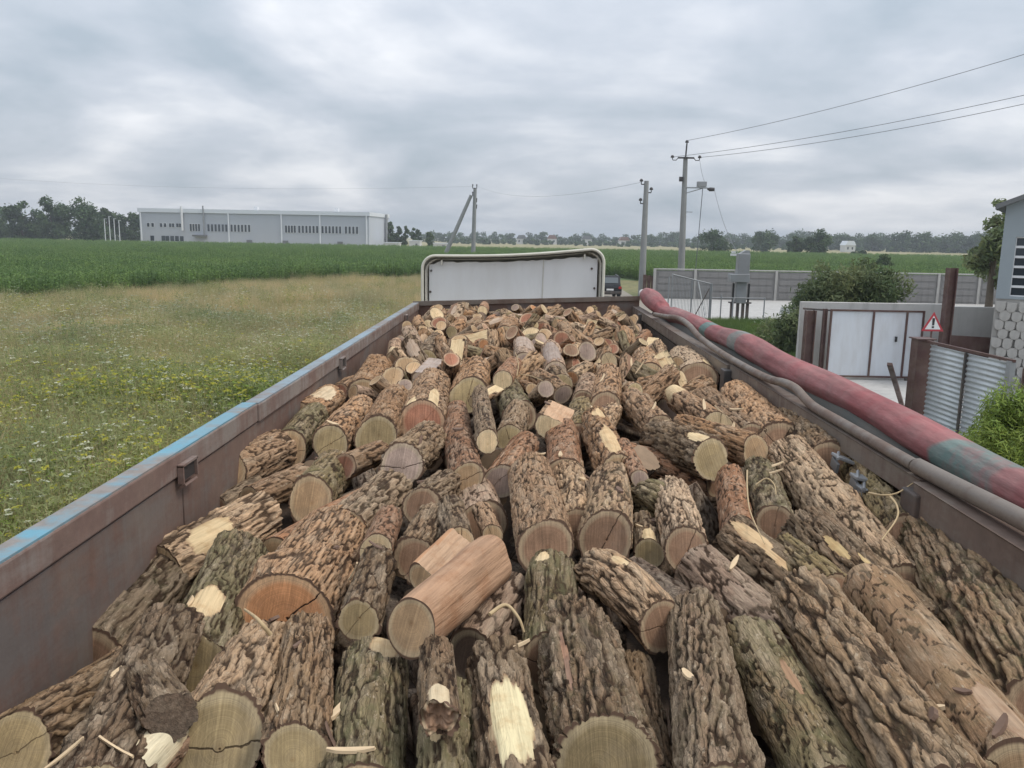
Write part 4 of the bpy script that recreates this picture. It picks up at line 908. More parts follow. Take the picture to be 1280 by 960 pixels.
def tree_meshes(h, rx, seed, leaves, leaf, mat, form='round', aspect=1.6, limbs=6, base=0.18, droop=0.0):
    r = random.Random(seed); mb = MB(); r0 = h * 0.028 + 0.04
    tp = [(0, 0, -0.1)]; 
    for i in range(1, 6): tp.append((r.uniform(-.03, .03) * h * i / 5, r.uniform(-.03, .03) * h * i / 5, h * 0.8 * i / 5))
    mb.tube(tp, [r0 * (1 - 0.16 * i) for i in range(6)], 8); cl = []
    for i in range(limbs):
        z = h * r.uniform(base + 0.08, 0.7); a = r.uniform(0, 6.28); le = rx * r.uniform(0.5, 0.85)
        e = Vector((math.cos(a) * le, math.sin(a) * le, z + le * r.uniform(0.2, 0.7))); s = Vector((0, 0, z))
        mb.tube([s, s.lerp(e, 0.5) + Vector((0, 0, 0.05 * h)), e], [r0 * 0.4, r0 * 0.25, r0 * 0.1], 6)
        k = rx * r.uniform(0.3, 0.5); cl.append((e.x, e.y, min(e.z, h * 0.9), k, k, k * r.uniform(0.7, 1.1)))
    nb = 12
    for i in range(nb):
        t = (i + 0.5) / nb; z = h * (base + (0.95 - base) * t)
        if form == 'round': w = math.sin(math.pi * min(1, 0.18 + 0.74 * t)) ** 0.7
        elif form == 'cone': w = (1 - t) * 0.85 + 0.15
        else: w = 1 - 0.5 * t
        a = r.uniform(0, 6.28); q = rx * w * r.uniform(0.25, 0.7); k = rx * r.uniform(0.28, 0.5) * (0.6 + 0.4 * w)
        cl.append((math.cos(a) * q, math.sin(a) * q, z, k, k, k * r.uniform(0.6, 0.95)))
    return mb, crown(cl, leaves, leaf, aspect, mat, seed, droop=droop)
def tree(px, pyb, depth, hpx, wpx, label, seed, leaves=900, leafpx=1.6, mat='leaf_dark', form='round', name='tree', group=None, cat='tree', aspect=1.4, base=0.12, limbs=6, droop=0.0):
    p = at_depth(px, pyb, depth); sc = depth / FPX; ytop = at_depth(px, pyb - hpx, depth).z
    o = empty(name, (p.x, depth, 0), random.Random(seed).uniform(0, 6)); tag(o, label, cat, group)
    mb, cm = tree_meshes(max(ytop, 1.0), wpx * sc / 2, seed, leaves, leafpx * sc, M[mat], form, aspect, limbs, base, droop)
    mb.build('trunk', M['trunk'], o); link('crown', cm, None, o); return o
# wood at the left edge
for i, (px, py, d, hp, wp, lab) in enumerate(((-6, 292, 265, 40, 34, 'low dark tree at the outer edge of the left wood'), (28, 292, 250, 40, 46, 'broad dark green tree in the left wood beside the tallest one'), (66, 292, 245, 44, 40, 'tallest dark green tree of the left wood'), (106, 292, 238, 42, 54, 'rounded dense tree of the left wood next to the pale posts'), (134, 292, 262, 32, 24, 'small tree of the left wood behind the pale posts'), (163, 293, 268, 27, 36, 'low bushy tree between the posts and the factory'))):
    tree(px, py, d, hp, wp, lab, 40 + i, 5200, 1.7, 'leaf_dark', 'round', 'wood_tree', None, base=0.02, limbs=7)
for i, (px, py, d, hp, wp, lab, fm) in enumerate(((488, 299, 262, 23, 20, 'dark conifer clump just right of the factory hall', 'cone'), (498, 299, 266, 17, 14, 'smaller dark tree right of the factory conifers', 'round'), (507, 299, 270, 18, 10, 'narrow pointed tree near the white box shed', 'cone'), (519, 298, 275, 14, 14, 'round tree behind the white box shed', 'round'), (537, 299, 275, 9, 12, 'low green bush beside the white box shed', 'round'))):
    tree(px, py, d, hp, wp, lab, 60 + i, 1600, 1.4, 'leaf_dark' if i != 4 else 'leaf_mid', fm, 'far_tree', None, base=0.02)
# trees in the fields on the right
for i, (px, py, d, hp, wp, lab, mt) in enumerate(((893, 315, 255, 26, 40, 'broad round bush tree in the field behind the leaning pole', 'leaf_dark'), (994, 320, 240, 25, 20, 'smaller of two trees in the right field, left of its bigger neighbour', 'leaf_dark'), (1021, 321, 235, 32, 36, 'bigger upright tree of the pair in the right field', 'leaf_dark'), (953, 316, 330, 26, 34, 'dark crowned tree at the field end above the grey cabinet', 'leaf_dark'), (1105, 338, 110, 20, 24, 'slender young tree standing behind the big bush', 'leaf_mid'), (1072, 322, 230, 6, 18, 'low dark shrub in the right field', 'leaf_dark'))):
    tree(px, py, d, hp, wp, lab, 80 + i, 3800, 1.3, mt, 'round', 'field_tree', None, base=0.03, limbs=7)
tree(1240, 352, 46, 112, 62, 'loose grey green tree rising beside the garage corner', 97, 2600, 2.8, 'leaf_grey', 'round', 'garden_tree', None, base=0.25, aspect=2.2, limbs=11)
for i, (px, d, hp, wp) in enumerate(((1120, 470, 24, 30), (1152, 455, 26, 34), (1090, 480, 21, 30), (1185, 460, 22, 40), (1215, 455, 23, 34), (1062, 500, 20, 22), (1235, 430, 25, 30))):
    tree(px, 317, d, hp, wp, 'dark tree of the wooded ridge behind the right fields', 110 + i, 1700, 1.6, 'leaf_dark', 'round', 'ridge_tree', 'trees of the wooded ridge', base=0.02)
# willow bush behind the gate wall
p = at_depth(1058, 400, 31.0); o = empty('willow_bush', (p.x, 31.0, 0)); tag(o, 'wide grey green willow bush behind the pale concrete wall', 'bush')
r = random.Random(9); mb = MB(); cl = []
for i in range(44):
    a = r.uniform(0, 6.28); q = r.uniform(0.2, 1.0); x = math.cos(a) * q * 2.75 - 0.25; y = math.sin(a) * q * 1.4; z = (3.4 - 0.9 * abs((x - 0.4) / 2.8) ** 1.6 - (0.6 if x < -1.6 else 0)) * r.uniform(0.55, 0.98)
    mb.tube([(x * 0.15, y * 0.15, 0), (x * 0.5, y * 0.5, z * 0.55), (x, y, z)], [0.05, 0.035, 0.012], 5); k = r.uniform(0.35, 0.6); cl.append((x, y, z - 0.1, k, k, k * 1.15))
    cl.append((x * 0.8, y * 0.8, z * 0.6, k, k, k))
mb.build('stems', M['trunk'], o); link('foliage', crown(cl, 38000, 0.046, 3.4, M['leaf_grey'], 5, 0.22, 'foliage', droop=0.3), None, o)
# feathery bright bush next to the trailer on the right
p = at_depth(1262, 520, 11.3); o = empty('feathery_shrub', (p.x + 0.1, 11.3, 0)); tag(o, 'bright yellow green feathery shrub before the corrugated gate', 'shrub')
r = random.Random(19); mb = MB(); cl = []
for i in range(44):
    a = r.uniform(0, 6.28); q = r.uniform(0.1, 1.0); x = math.cos(a) * q * 0.72; y = math.sin(a) * q * 0.8; z = (2.18 - 0.75 * q * q) * r.uniform(0.8, 1.0)
    mb.tube([(x * 0.2, y * 0.2, 0), (x * 0.6, y * 0.6, z * 0.6), (x, y, z)], [0.012, 0.009, 0.004], 5)
    for k in range(3): t = 1 - 0.2 * k; w = r.uniform(0.13, 0.22); cl.append((x * t, y * t, z * t, w, w, w * 1.3))
mb.build('stems', M['leaf_mid'], o); link('foliage', crown(cl, 22000, 0.014, 6.0, M['leaf_bright'], 6, 0.3, 'foliage'), None, o)
# far woods that read as one mass
def woods(name, label, spans, seed, mat, leafpx=1.35):
    g = random.Random(seed); cl = []
    for (xa, xb, ya, yb, hp, d, nn_) in spans:
        for i in range(nn_):
            t = (i + g.uniform(0, 1)) / nn_; px = xa + (xb - xa) * t; dd = d * g.uniform(0.93, 1.12); py = ya + (yb - ya) * t; p = at_depth(px, py, dd); h = hp * g.uniform(0.55, 1.12) * dd / FPX; w = h * g.uniform(0.4, 0.75)
            for k in range(4): cl.append((p.x + g.uniform(-.5, .5) * w, dd + g.uniform(-.5, .5) * w, h * (0.2 + 0.22 * k) * g.uniform(0.9, 1.08), w * g.uniform(.45, .75), w * .6, h * 0.2))
    n = len(cl) * 75
    o = link(name, crown(cl, n, leafpx * 520 / FPX, 1.2, M[mat], seed, 0.28, 'woodland')); tag(o, label, 'woods', None, 'stuff'); return o
woods('distant_woods', 'hazy line of dark trees along the horizon behind the village', ((525, 800, 299, 303, 12, 640, 70), (800, 1000, 303, 306, 15, 600, 60), (985, 1250, 307, 312, 19, 540, 75), (-40, 190, 287, 290, 22, 330, 30)), 3, 'leaf_dark')
woods('village_greenery', 'patchy green gardens in front of the far village', ((560, 860, 301, 305, 6, 520, 60), (860, 1240, 305, 311, 6, 480, 60)), 4, 'leaf_mid')

# ------------------------------------------------------------------ meadow and corn: instanced stuff
def blades(n, h0, h1, w, spread, seed, bend=0.35, segs=3, tint=(0.8, 1.2)):
    g = np.random.default_rng(seed); Vs = []; Qs = []; Ts = []; b = 0
    for i in range(n):
        a = g.uniform(0, 6.28); q = spread * math.sqrt(g.uniform()); x, y = math.cos(a) * q, math.sin(a) * q; h = g.uniform(h0, h1); la = g.uniform(0, 6.28); le = h * bend * g.uniform(0.2, 1.3); sa = g.uniform(0, 6.28)
        sx_, sy_ = math.cos(sa) * w / 2, math.sin(sa) * w / 2; t = g.uniform(*tint)
        for k in range(segs + 1):
            f = k / segs; ww = 1 - 0.85 * f; cx = x + math.cos(la) * le * f * f; cy = y + math.sin(la) * le * f * f; cz = h * f * (1 - 0.12 * f)
            Vs += [(cx - sx_ * ww, cy - sy_ * ww, cz), (cx + sx_ * ww, cy + sy_ * ww, cz)]; Ts += [(t, t, t, 1)] * 2
        for k in range(segs): Qs.append((b + 2 * k, b + 2 * k + 1, b + 2 * k + 3, b + 2 * k + 2))
        b += 2 * (segs + 1)
    return np.array(Vs), np.array(Qs), np.array(Ts)
def leaves_along(n, h, spread, size, aspect, seed, zlo=0.05, zhi=1.0):
    g = np.random.default_rng(seed); a = g.uniform(0, 6.28, n); q = spread * np.sqrt(g.uniform(size=n)); z = h * g.uniform(zlo, zhi, n)
    c = np.stack([np.cos(a) * q, np.sin(a) * q, z], 1); nm = unit(g.normal(size=(n, 3)) + np.array([0, 0, 0.8])); t = unit(np.cross(nm, g.normal(size=(n, 3)))); u = unit(np.cross(nm, t)); s = size * g.uniform(0.6, 1.4, n)
    V, Q = quads_from(c, u, t, s * 0.5, s * 0.5 * aspect); tv = np.repeat(g.uniform(0.75, 1.25, n), 4); return V, Q, np.stack([tv, tv, tv, np.ones(len(tv))], 1)
def umbels(n, h0, h1, spread, r0, seed, per=14):
    g = np.random.default_rng(seed); cs = []
    for i in range(n):
        a = g.uniform(0, 6.28); q = spread * math.sqrt(g.uniform()); c = np.array([math.cos(a) * q, math.sin(a) * q, g.uniform(h0, h1)]); rr = r0 * g.uniform(0.6, 1.3); tl = g.normal(size=2) * 0.25
        for k in range(per):
            b = g.uniform(0, 6.28); s = rr * math.sqrt(g.uniform()); dx, dy = math.cos(b) * s, math.sin(b) * s; cs.append(c + np.array([dx, dy, dx * tl[0] + dy * tl[1] + 0.15 * (rr - s)]))
    cs = np.array(cs); m = len(cs); nm = unit(g.normal(size=(m, 3)) * 0.35 + np.array([0, 0, 1])); t = unit(np.cross(nm, g.normal(size=(m, 3)))); u = np.cross(nm, t); s = r0 * 0.34 * g.uniform(0.7, 1.3, m)
    V, Q = quads_from(cs, u, t, s, s); tv = np.repeat(g.uniform(0.8, 1.15, m), 4); return V, Q, np.stack([tv, tv, tv, np.ones(len(tv))], 1)
def join_proto(name, parts):
    Vs, Qs, Ts, mi, mats = [], [], [], [], []; b = 0
    for (V, Q, T), m in parts:
        if m not in mats: mats.append(m)
        Vs.append(V); Qs.append(Q + b); Ts.append(T); mi += [mats.index(m)] * len(Q); b += len(V)
    return np_mesh(name, np.concatenate(Vs), np.concatenate(Qs), None, {'tint': np.concatenate(Ts)}, False, None, [M[k] for k in mats], mi)
def scatter(name, label, pts, scl, me, cat):
    g = np.random.default_rng(len(pts)); n = len(pts)
    pm = bpy.data.meshes.new(name); pm.vertices.add(n); pm.vertices.foreach_set('co', np.asarray(pts, np.float32).ravel())
    a = pm.attributes.new('scl', 'FLOAT', 'POINT'); a.data.foreach_set('value', np.asarray(scl, np.float32))
    a = pm.attributes.new('yaw', 'FLOAT', 'POINT'); a.data.foreach_set('value', g.uniform(0, 6.28, n).astype(np.float32)); pm.update()
    o = link(name, pm); tag(o, label, cat, None, 'stuff')
    proto = bpy.data.objects.new(name + '_plant', me)
    gt = bpy.data.node_groups.new(name, 'GeometryNodeTree')
    gt.interface.new_socket('Geometry', in_out='INPUT', socket_type='NodeSocketGeometry'); gt.interface.new_socket('Geometry', in_out='OUTPUT', socket_type='NodeSocketGeometry')
    gi = gt.nodes.new('NodeGroupInput'); go = gt.nodes.new('NodeGroupOutput'); oi = gt.nodes.new('GeometryNodeObjectInfo'); oi.inputs['Object'].default_value = proto; oi.inputs['As Instance'].default_value = True
    ip = gt.nodes.new('GeometryNodeInstanceOnPoints'); na = gt.nodes.new('GeometryNodeInputNamedAttribute'); na.data_type = 'FLOAT'; na.inputs[0].default_value = 'scl'
    nb = gt.nodes.new('GeometryNodeInputNamedAttribute'); nb.data_type = 'FLOAT'; nb.inputs[0].default_value = 'yaw'; cx = gt.nodes.new('ShaderNodeCombineXYZ'); gt.links.new(nb.outputs[0], cx.inputs[2])
    gt.links.new(gi.outputs[0], ip.inputs['Points']); gt.links.new(oi.outputs['Geometry'], ip.inputs['Instance']); gt.links.new(cx.outputs[0], ip.inputs['Rotation']); gt.links.new(na.outputs[0], ip.inputs['Scale']); gt.links.new(ip.outputs[0], go.inputs[0])
    md = o.modifiers.new('plants', 'NODES'); md.node_group = gt
    return o
def corn_front(x): return np.interp(x, [-80, -60, -27.7, -24.3, -20, -9.4, 11, 16, 90], [34, 38, 44, 55.6, 70, 80, 92, 74, 74])
g = np.random.default_rng(77)
# meadow points
def pick(n, ylo, yhi):
    y = np.sqrt(g.uniform(ylo ** 2, yhi ** 2, n)); x = -g.uniform(0, 1, n) * (0.68 * y + 3 - 5.4) - 5.4
    k = y < corn_front(x) + 1.0; return x[k], y[k]
def zone(x, y, s, sc): return vnoise(x * sc + 50, y * sc + 50, np.zeros_like(x), s)
xs_, ys_ = [], []
for n_, a_, b_ in ((17000, 8, 34), (22000, 34, 99)):
    x, y = pick(n_, a_, b_); xs_.append(x); ys_.append(y)
mxx, myy = np.concatenate(xs_), np.concatenate(ys_); z0 = np.zeros_like(mxx)
dry = 0.55 * sstep(24, 62, myy) + 0.55 * zone(mxx, myy, 1, 0.11) - 0.08 + 0.25 * g.uniform(-1, 1, len(mxx))
umb = zone(mxx, myy, 2, 0.16) + 0.30 * g.uniform(-1, 1, len(mxx)) + 0.22 * np.exp(-((myy - 33) / 11) ** 2)
yel = zone(mxx, myy, 3, 0.13) + 0.16 * g.uniform(-1, 1, len(mxx)) - 0.25 * sstep(28, 40, myy)
her = zone(mxx, myy, 4, 0.22) + 0.2 * g.uniform(-1, 1, len(mxx))
W_ = np.stack([1.0 + 0 * mxx, 0.34 + 3.2 * sstep(26, 58, myy) * (0.35 + zone(mxx, myy, 1, 0.10)) + 1.2 * sstep(0.55, 0.8, zone(mxx, myy, 1, 0.10)), 0.05 + 0.55 * np.exp(-((myy - 36) / 10) ** 2) + 0.25 * sstep(0.5, 0.85, zone(mxx, myy, 2, 0.14)) * (1 - 0.6 * sstep(40, 60, myy)),
                0.10 + 0.5 * (1 - sstep(14, 24, myy)) + 2.2 * sstep(0.55, 0.8, zone(mxx, myy, 3, 0.16)) * (1 - sstep(26, 42, myy)), 0.25 + 0.9 * sstep(0.5, 0.8, zone(mxx, myy, 4, 0.17)) * (1 - 0.7 * sstep(45, 65, myy))], 1)
W_ = np.cumsum(W_ / W_.sum(1)[:, None], 1); cls = (g.uniform(0, 1, len(mxx))[:, None] > W_).sum(1).clip(0, 4)
protos = [join_proto('grass_clump', [(blades(84, 0.25, 0.8, 0.0075, 0.34, 1, 0.3), 'grass'), (blades(26, 0.5, 1.05, 0.006, 0.32, 2, 0.25), 'drygrass')]),
          join_proto('dry_clump', [(blades(56, 0.45, 1.1, 0.008, 0.34, 3, 0.25), 'drygrass'), (blades(16, 0.25, 0.5, 0.012, 0.3, 4), 'grass')]),
          join_proto('umbel_clump', [(blades(14, 0.45, 0.85, 0.010, 0.3, 5, 0.15), 'herb'), (leaves_along(60, 0.7, 0.3, 0.015, 3.0, 6), 'herb'), (umbels(7, 0.6, 1.1, 0.36, 0.040, 7, 9), 'umbel'), (blades(20, 0.2, 0.45, 0.012, 0.3, 8), 'grass')]),
          join_proto('yellow_clump', [(leaves_along(190, 0.8, 0.32, 0.015, 3.4, 9), 'leaf_bright'), (blades(24, 0.3, 0.7, 0.01, 0.32, 19), 'grass'), (blades(16, 0.5, 0.85, 0.01, 0.3, 10, 0.15), 'leaf_bright'), (umbels(4, 0.55, 0.9, 0.33, 0.045, 11, 10), 'yellow')]),
          join_proto('herb_clump', [(leaves_along(170, 0.95, 0.30, 0.016, 3.4, 12), 'herb'), (blades(24, 0.3, 0.7, 0.01, 0.32, 18), 'grass'), (blades(12, 0.6, 1.0, 0.012, 0.28, 13, 0.15), 'herb'), (blades(10, 0.7, 1.1, 0.006, 0.3, 14, 0.2), 'drygrass')])]
nm_ = [('meadow_grass', 'green meadow grass covering the field left of the trailer', 'grass'), ('dry_meadow_grass', 'tan dry grass of the meadow in front of the corn', 'grass'), ('white_wildflowers', 'white umbel wildflowers dotted through the meadow', 'flowers'), ('yellow_wildflowers', 'yellow green blooming weeds in patches of the meadow', 'flowers'), ('meadow_weeds', 'grey green leafy weeds in the meadow', 'weeds')]
for k in range(5):
    s = cls == k; P_ = np.stack([mxx[s], myy[s], z0[s]], 1); scatter(nm_[k][0], nm_[k][1], P_, g.uniform(0.55, 1.15, s.sum()) * (0.8 + 0.7 * zone(mxx[s], myy[s], 6, 0.35)) * (1 - 0.25 * sstep(40, 60, myy[s])), protos[k], nm_[k][2])
# grass right of the trailer
x = g.uniform(5.5, 17, 5200); y = g.uniform(26.9, 43.3, 5200); x2 = g.uniform(6.8, 8.4, 500); y2_ = g.uniform(8, 26, 500)
x = np.concatenate([x, x2]); y = np.concatenate([y, y2_]); scatter('verge_grass', 'short green grass between the steel fence and the concrete wall', np.stack([x, y, 0 * x], 1), g.uniform(0.5, 0.95, len(x)), join_proto('verge_clump', [(blades(60, 0.2, 0.5, 0.016, 0.32, 31), 'verge')]), 'grass')
# corn
def corn_mesh(seed, plants=5, h=1.7):
    gg = np.random.default_rng(seed); Vs = []; Qs = []; Ts = []; b = 0
    for i in range(plants):
        ox, oy = gg.uniform(-.42, .42, 2); hh = h * gg.uniform(0.85, 1.1); tt = gg.uniform(0.85, 1.15)
        for k in range(2):
            a = gg.uniform(0, 3.14); c, s = math.cos(a) * .014, math.sin(a) * .014; Vs += [(ox - c, oy - s, 0), (ox + c, oy + s, 0), (ox + c * .5, oy + s * .5, hh * .92), (ox - c * .5, oy - s * .5, hh * .92)]; Ts += [(tt, tt, tt, 1)] * 4; Qs.append((b, b + 1, b + 2, b + 3)); b += 4
        for k in range(10):
            a = gg.uniform(0, 6.28); z = hh * (0.18 + 0.075 * k); L_ = gg.uniform(0.45, 0.75) * (1.05 - 0.04 * k); w = 0.035; dx, dy = math.cos(a), math.sin(a); t2 = tt * gg.uniform(0.8, 1.25)
            for (f, up, ww) in ((0, 0, .6), (.35, .2, 1), (.7, .2, .8), (1, .02, .12)):
                cx, cy, cz_ = ox + dx * L_ * f, oy + dy * L_ * f, z + up * L_; Vs += [(cx - dy * w * ww, cy + dx * w * ww, cz_), (cx + dy * w * ww, cy - dx * w * ww, cz_)]; Ts += [(t2, t2, t2 * .95, 1)] * 2
            for m_ in range(3): Qs.append((b + 2 * m_, b + 2 * m_ + 1, b + 2 * m_ + 3, b + 2 * m_ + 2))
            b += 8
    return np_mesh('corn_clump', np.array(Vs), np.array(Qs), None, {'tint': np.array(Ts)}, False, M['corn'])
def corn_pts(ylo, yhi, step, jit):
    out = []
    for y in np.arange(ylo, yhi, step):
        hw = 0.72 * y + 12; xs = np.arange(-hw, hw, step); out.append(np.stack([xs + g.uniform(-jit, jit, len(xs)), y + g.uniform(-jit, jit, len(xs)), 0 * xs], 1))
    P_ = np.concatenate(out); return P_[P_[:, 1] > corn_front(P_[:, 0])]
P1 = corn_pts(33, 118, 0.85, 0.3); P2 = corn_pts(118, 236, 1.7, 0.7)
scatter('corn_field', 'green corn crop in the near part of the big field', P1, g.uniform(0.85, 1.12, len(P1)) * (0.92 + 0.2 * zone(P1[:, 0], P1[:, 1], 8, 0.08)), corn_mesh(1), 'corn')
cf = scatter('far_corn_field', 'green corn crop stretching away to the factory hall', P2, g.uniform(1.0, 1.2, len(P2)), corn_mesh(2, 9, 1.6), 'corn')
print('vegetation done', round(time.time() - T0, 1))
# ------------------------------------------------------------------ firewood
def pile_drop(x, y):
    """how far the top of the load lies below the camera"""
    ys = [0.8, 1.3, 2.0, 3.2, 5.0, 7.0, 9.5]
    l = np.interp(y, ys, [1.12, 1.12, 1.08, .955, .90, .86, .82]); c = np.interp(y, ys, [.93, .92, .89, .85, .81, .80, .80]); r = np.interp(y, ys, [.90, .88, .86, .80, .80, .82, .82])
    return np.where(x < 0, c + (l - c) * np.clip(-x / 1.14, 0, 1), c + (r - c) * np.clip(x / 1.25, 0, 1))
def on_pile(px, py, rpx, dz=0.0):
    """3-D point seen at a pixel whose height is the load's surface minus the log radius"""
    d = ray(px, py); lo, hi = 0.4, 11.0
    for _ in range(40):
        t = (lo + hi) / 2; x, y, z = d.x * t, d.y * t, d.z * t; rr = rpx * t / FPX
        if -z < pile_drop(x, y) + 0.85 * rr - dz: lo = t
        else: hi = t
    t = (lo + hi) / 2; return Vector((d.x * t, d.y * t, H + d.z * t)), rpx * t / FPX
BK = {'grey': (0.225, 0.170, 0.120), 'dark': (0.165, 0.127, 0.092), 'tan': (0.345, 0.228, 0.148), 'pale': (0.43, 0.32, 0.228), 'red': (0.30, 0.172, 0.112), 'moss': (0.185, 0.158, 0.096), 'smooth': (0.42, 0.265, 0.175), 'pink': (0.40, 0.30, 0.24), 'slick': (0.32, 0.235, 0.165)}
FC = {'tan': (0.53, 0.36, 0.205), 'brown': (0.37, 0.23, 0.145), 'orange': (0.54, 0.265, 0.125), 'olive': (0.45, 0.345, 0.185), 'cream': (0.64, 0.49, 0.29), 'grey': (0.44, 0.33, 0.265), 'red': (0.45, 0.215, 0.135), 'dark': (0.17, 0.12, 0.088), 'bark': (0.20, 0.155, 0.115)}
RELIEF = {'grey': (0.027, 0.26, 0.019, 0.42), 'dark': (0.026, 0.24, 0.017, 0.42), 'tan': (0.024, 0.17, 0.015, 0.40), 'pale': (0.024, 0.20, 0.017, 0.40), 'red': (0.024, 0.08, 0.008, 0.3), 'moss': (0.028, 0.20, 0.014, 0.40), 'smooth': (0.2, 0.4, 0.001, 0.3), 'pink': (0.040, 0.08, 0.008, 0.35), 'slick': (0.09, 0.16, 0.006, 0.25)}
WOODC = (0.66, 0.50, 0.29)
CAMP = Vector((0, 0, H))
def log_frame(A, B):
    ax = (B - A); L = ax.length; ax.normalize(); mid = (A + B) / 2
    up = (CAMP - mid).normalized() * 0.6 + Vector((0, 0, 1)); xx = (up - ax * up.dot(ax)).normalized(); yy = ax.cross(xx)
    Mx = Matrix((xx, yy, ax)).transposed().to_4x4(); Mx.translation = mid; return Mx, L
def log_arrays(L, r, seed, bark, nu, nz, patches=(), split=None, bend=0.0, taper=0.06, tilt=(0, 0), moss=0.0, knots=1, rough_end=0.0, flat=0.06):
    g = np.random.default_rng(seed); cu, cvv, dep, sharp = RELIEF[bark]; cu *= g.uniform(0.7, 1.35); cvv *= g.uniform(0.6, 1.7); dep *= g.uniform(0.45, 0.92); sharp *= g.uniform(0.5, 1.0); wk = g.uniform(0.5, 1.0)
    th = np.linspace(0, 2 * np.pi, nu, endpoint=False); zz = np.linspace(-L / 2, L / 2, nz + 1); TH, Z = np.meshgrid(th, zz)
    f = (Z + L / 2) / L; sO = int(g.integers(1, 9999)); c, s = np.cos(TH), np.sin(TH); ph = g.uniform(0, 6.28, 4)
    base = r * (1 - taper * f) * (1 + flat * np.cos(2 * TH + ph[0]) + 0.035 * np.cos(3 * TH + ph[1]) + 0.02 * np.cos(5 * TH + ph[2] + Z * 4)) * (1 + 0.13 * (fbm(c * 1.2 + sO, s * 1.2, Z * 5, 2, sO) - 0.5))
    for k in range(knots):
        kt, kz, ka = g.uniform(0, 6.28), g.uniform(-.4, .4) * L, g.uniform(0.06, 0.2) * r; dt = np.angle(np.exp(1j * (TH - kt)))
        base = base + ka * np.exp(-(dt * r / 0.04) ** 2 - ((Z - kz) / 0.05) ** 2)
    n_c = max(6, int(round(2 * np.pi * r / cu)))
    wu = (fbm(c * 3 + sO, s * 3, Z * 14, 3, sO + 3) - 0.5); wv = (fbm(c * 3, s * 3 + sO, Z * 14, 3, sO + 4) - 0.5); tw = g.uniform(-1.2, 1.2)
    e1, cid = worley_u(TH / (2 * np.pi) * n_c + wu * 2.4 * wk + Z * tw * n_c / 6.28, Z / cvv + wv * 2.0 * wk, n_c, sO)
    fine = fbm(c * r / 0.010 + sO, s * r / 0.010, Z / 0.022, 3, sO + 8)
    e2, cid2 = worley_u(TH / (2 * np.pi) * n_c * 1.0 + wu * 2.0 + 7, Z / (cu * 1.9) + wv * 3.0, n_c, sO + 77)
    ridge = sstep(0.02, sharp, e1) * (0.60 + 0.40 * sstep(0.0, 0.12, e2)) * (0.60 + 0.40 * cid2) * (0.70 + 0.6 * fine); ridge = np.clip(ridge, 0, 1.15); cid = 0.5 * cid + 0.5 * cid2
    mask = np.full(TH.shape, -9.0)
    edge = (fbm(c * 2.0 + sO, s * 2.0, Z * 9, 2, sO + 12) - 0.5)
    for (pt, pz, wt_, wz) in patches:
        dt = np.angle(np.exp(1j * (TH - pt))); q = 1 - np.sqrt((dt / wt_) ** 2 + ((f - pz) / wz) ** 2) + edge * 0.5 + 0.42 * (fbm(c * 7 + sO, s * 7, Z * 2.5, 2, sO + 52) - 0.5); mask = np.maximum(mask, q)
    dep = min(dep, r * 0.16)
    nearp = sstep(-0.40, 0.02, mask) if len(patches) else 0.0
    Rr = base + dep * (ridge - 0.75) * (1 - 0.72 * nearp); bare = base - dep * 0.62 + 0.0012 * (fbm(c * 8, s * 8, Z * 3, 2, sO + 31) - 0.5)
    m = mask > 0.02
    Rr = np.where(m, bare, Rr)
    if split is not None:
        st, sd = split; lim = sd * r / np.maximum(0.05, np.cos(TH - st)) ; lim = np.where(np.cos(TH - st) > 0.05, lim * (1 + 0.10 * edge + 0.16 * (fbm(TH * 9 + sO, Z * 4, Z * 0, 3, sO + 61) - 0.5)), 9); k = lim < Rr; Rr = np.where(k, lim, Rr); m = m | k
    # frayed bark lip at both ends
    X = Rr * c + bend * (1 - (2 * f - 1) ** 2); Y = Rr * s
    Zo = Z + (tilt[0] * (1 - f) + tilt[1] * f) * X
    if rough_end: Zo = Zo - np.where(f < 0.01, rough_end * (fbm(c * 3 + 5, s * 3, Z * 0, 3, sO + 40)) , 0)
    V = np.stack([X, Y, Zo], -1)
    mo = np.clip(moss * (0.35 + 1.3 * fbm(c * 1.5 + sO, s * 1.5, Z * 6, 2, sO + 20)) , 0, 1)
    return V, ridge, cid, mo, m, np.where(mask < -5, 1.0, mask)
def grid_quads(nu, nz):
    i, j = np.meshgrid(np.arange(nz), np.arange(nu), indexing='ij'); j2 = (j + 1) % nu
    return np.stack([i * nu + j, i * nu + j2, (i + 1) * nu + j2, (i + 1) * nu + j], -1).reshape(-1, 4)
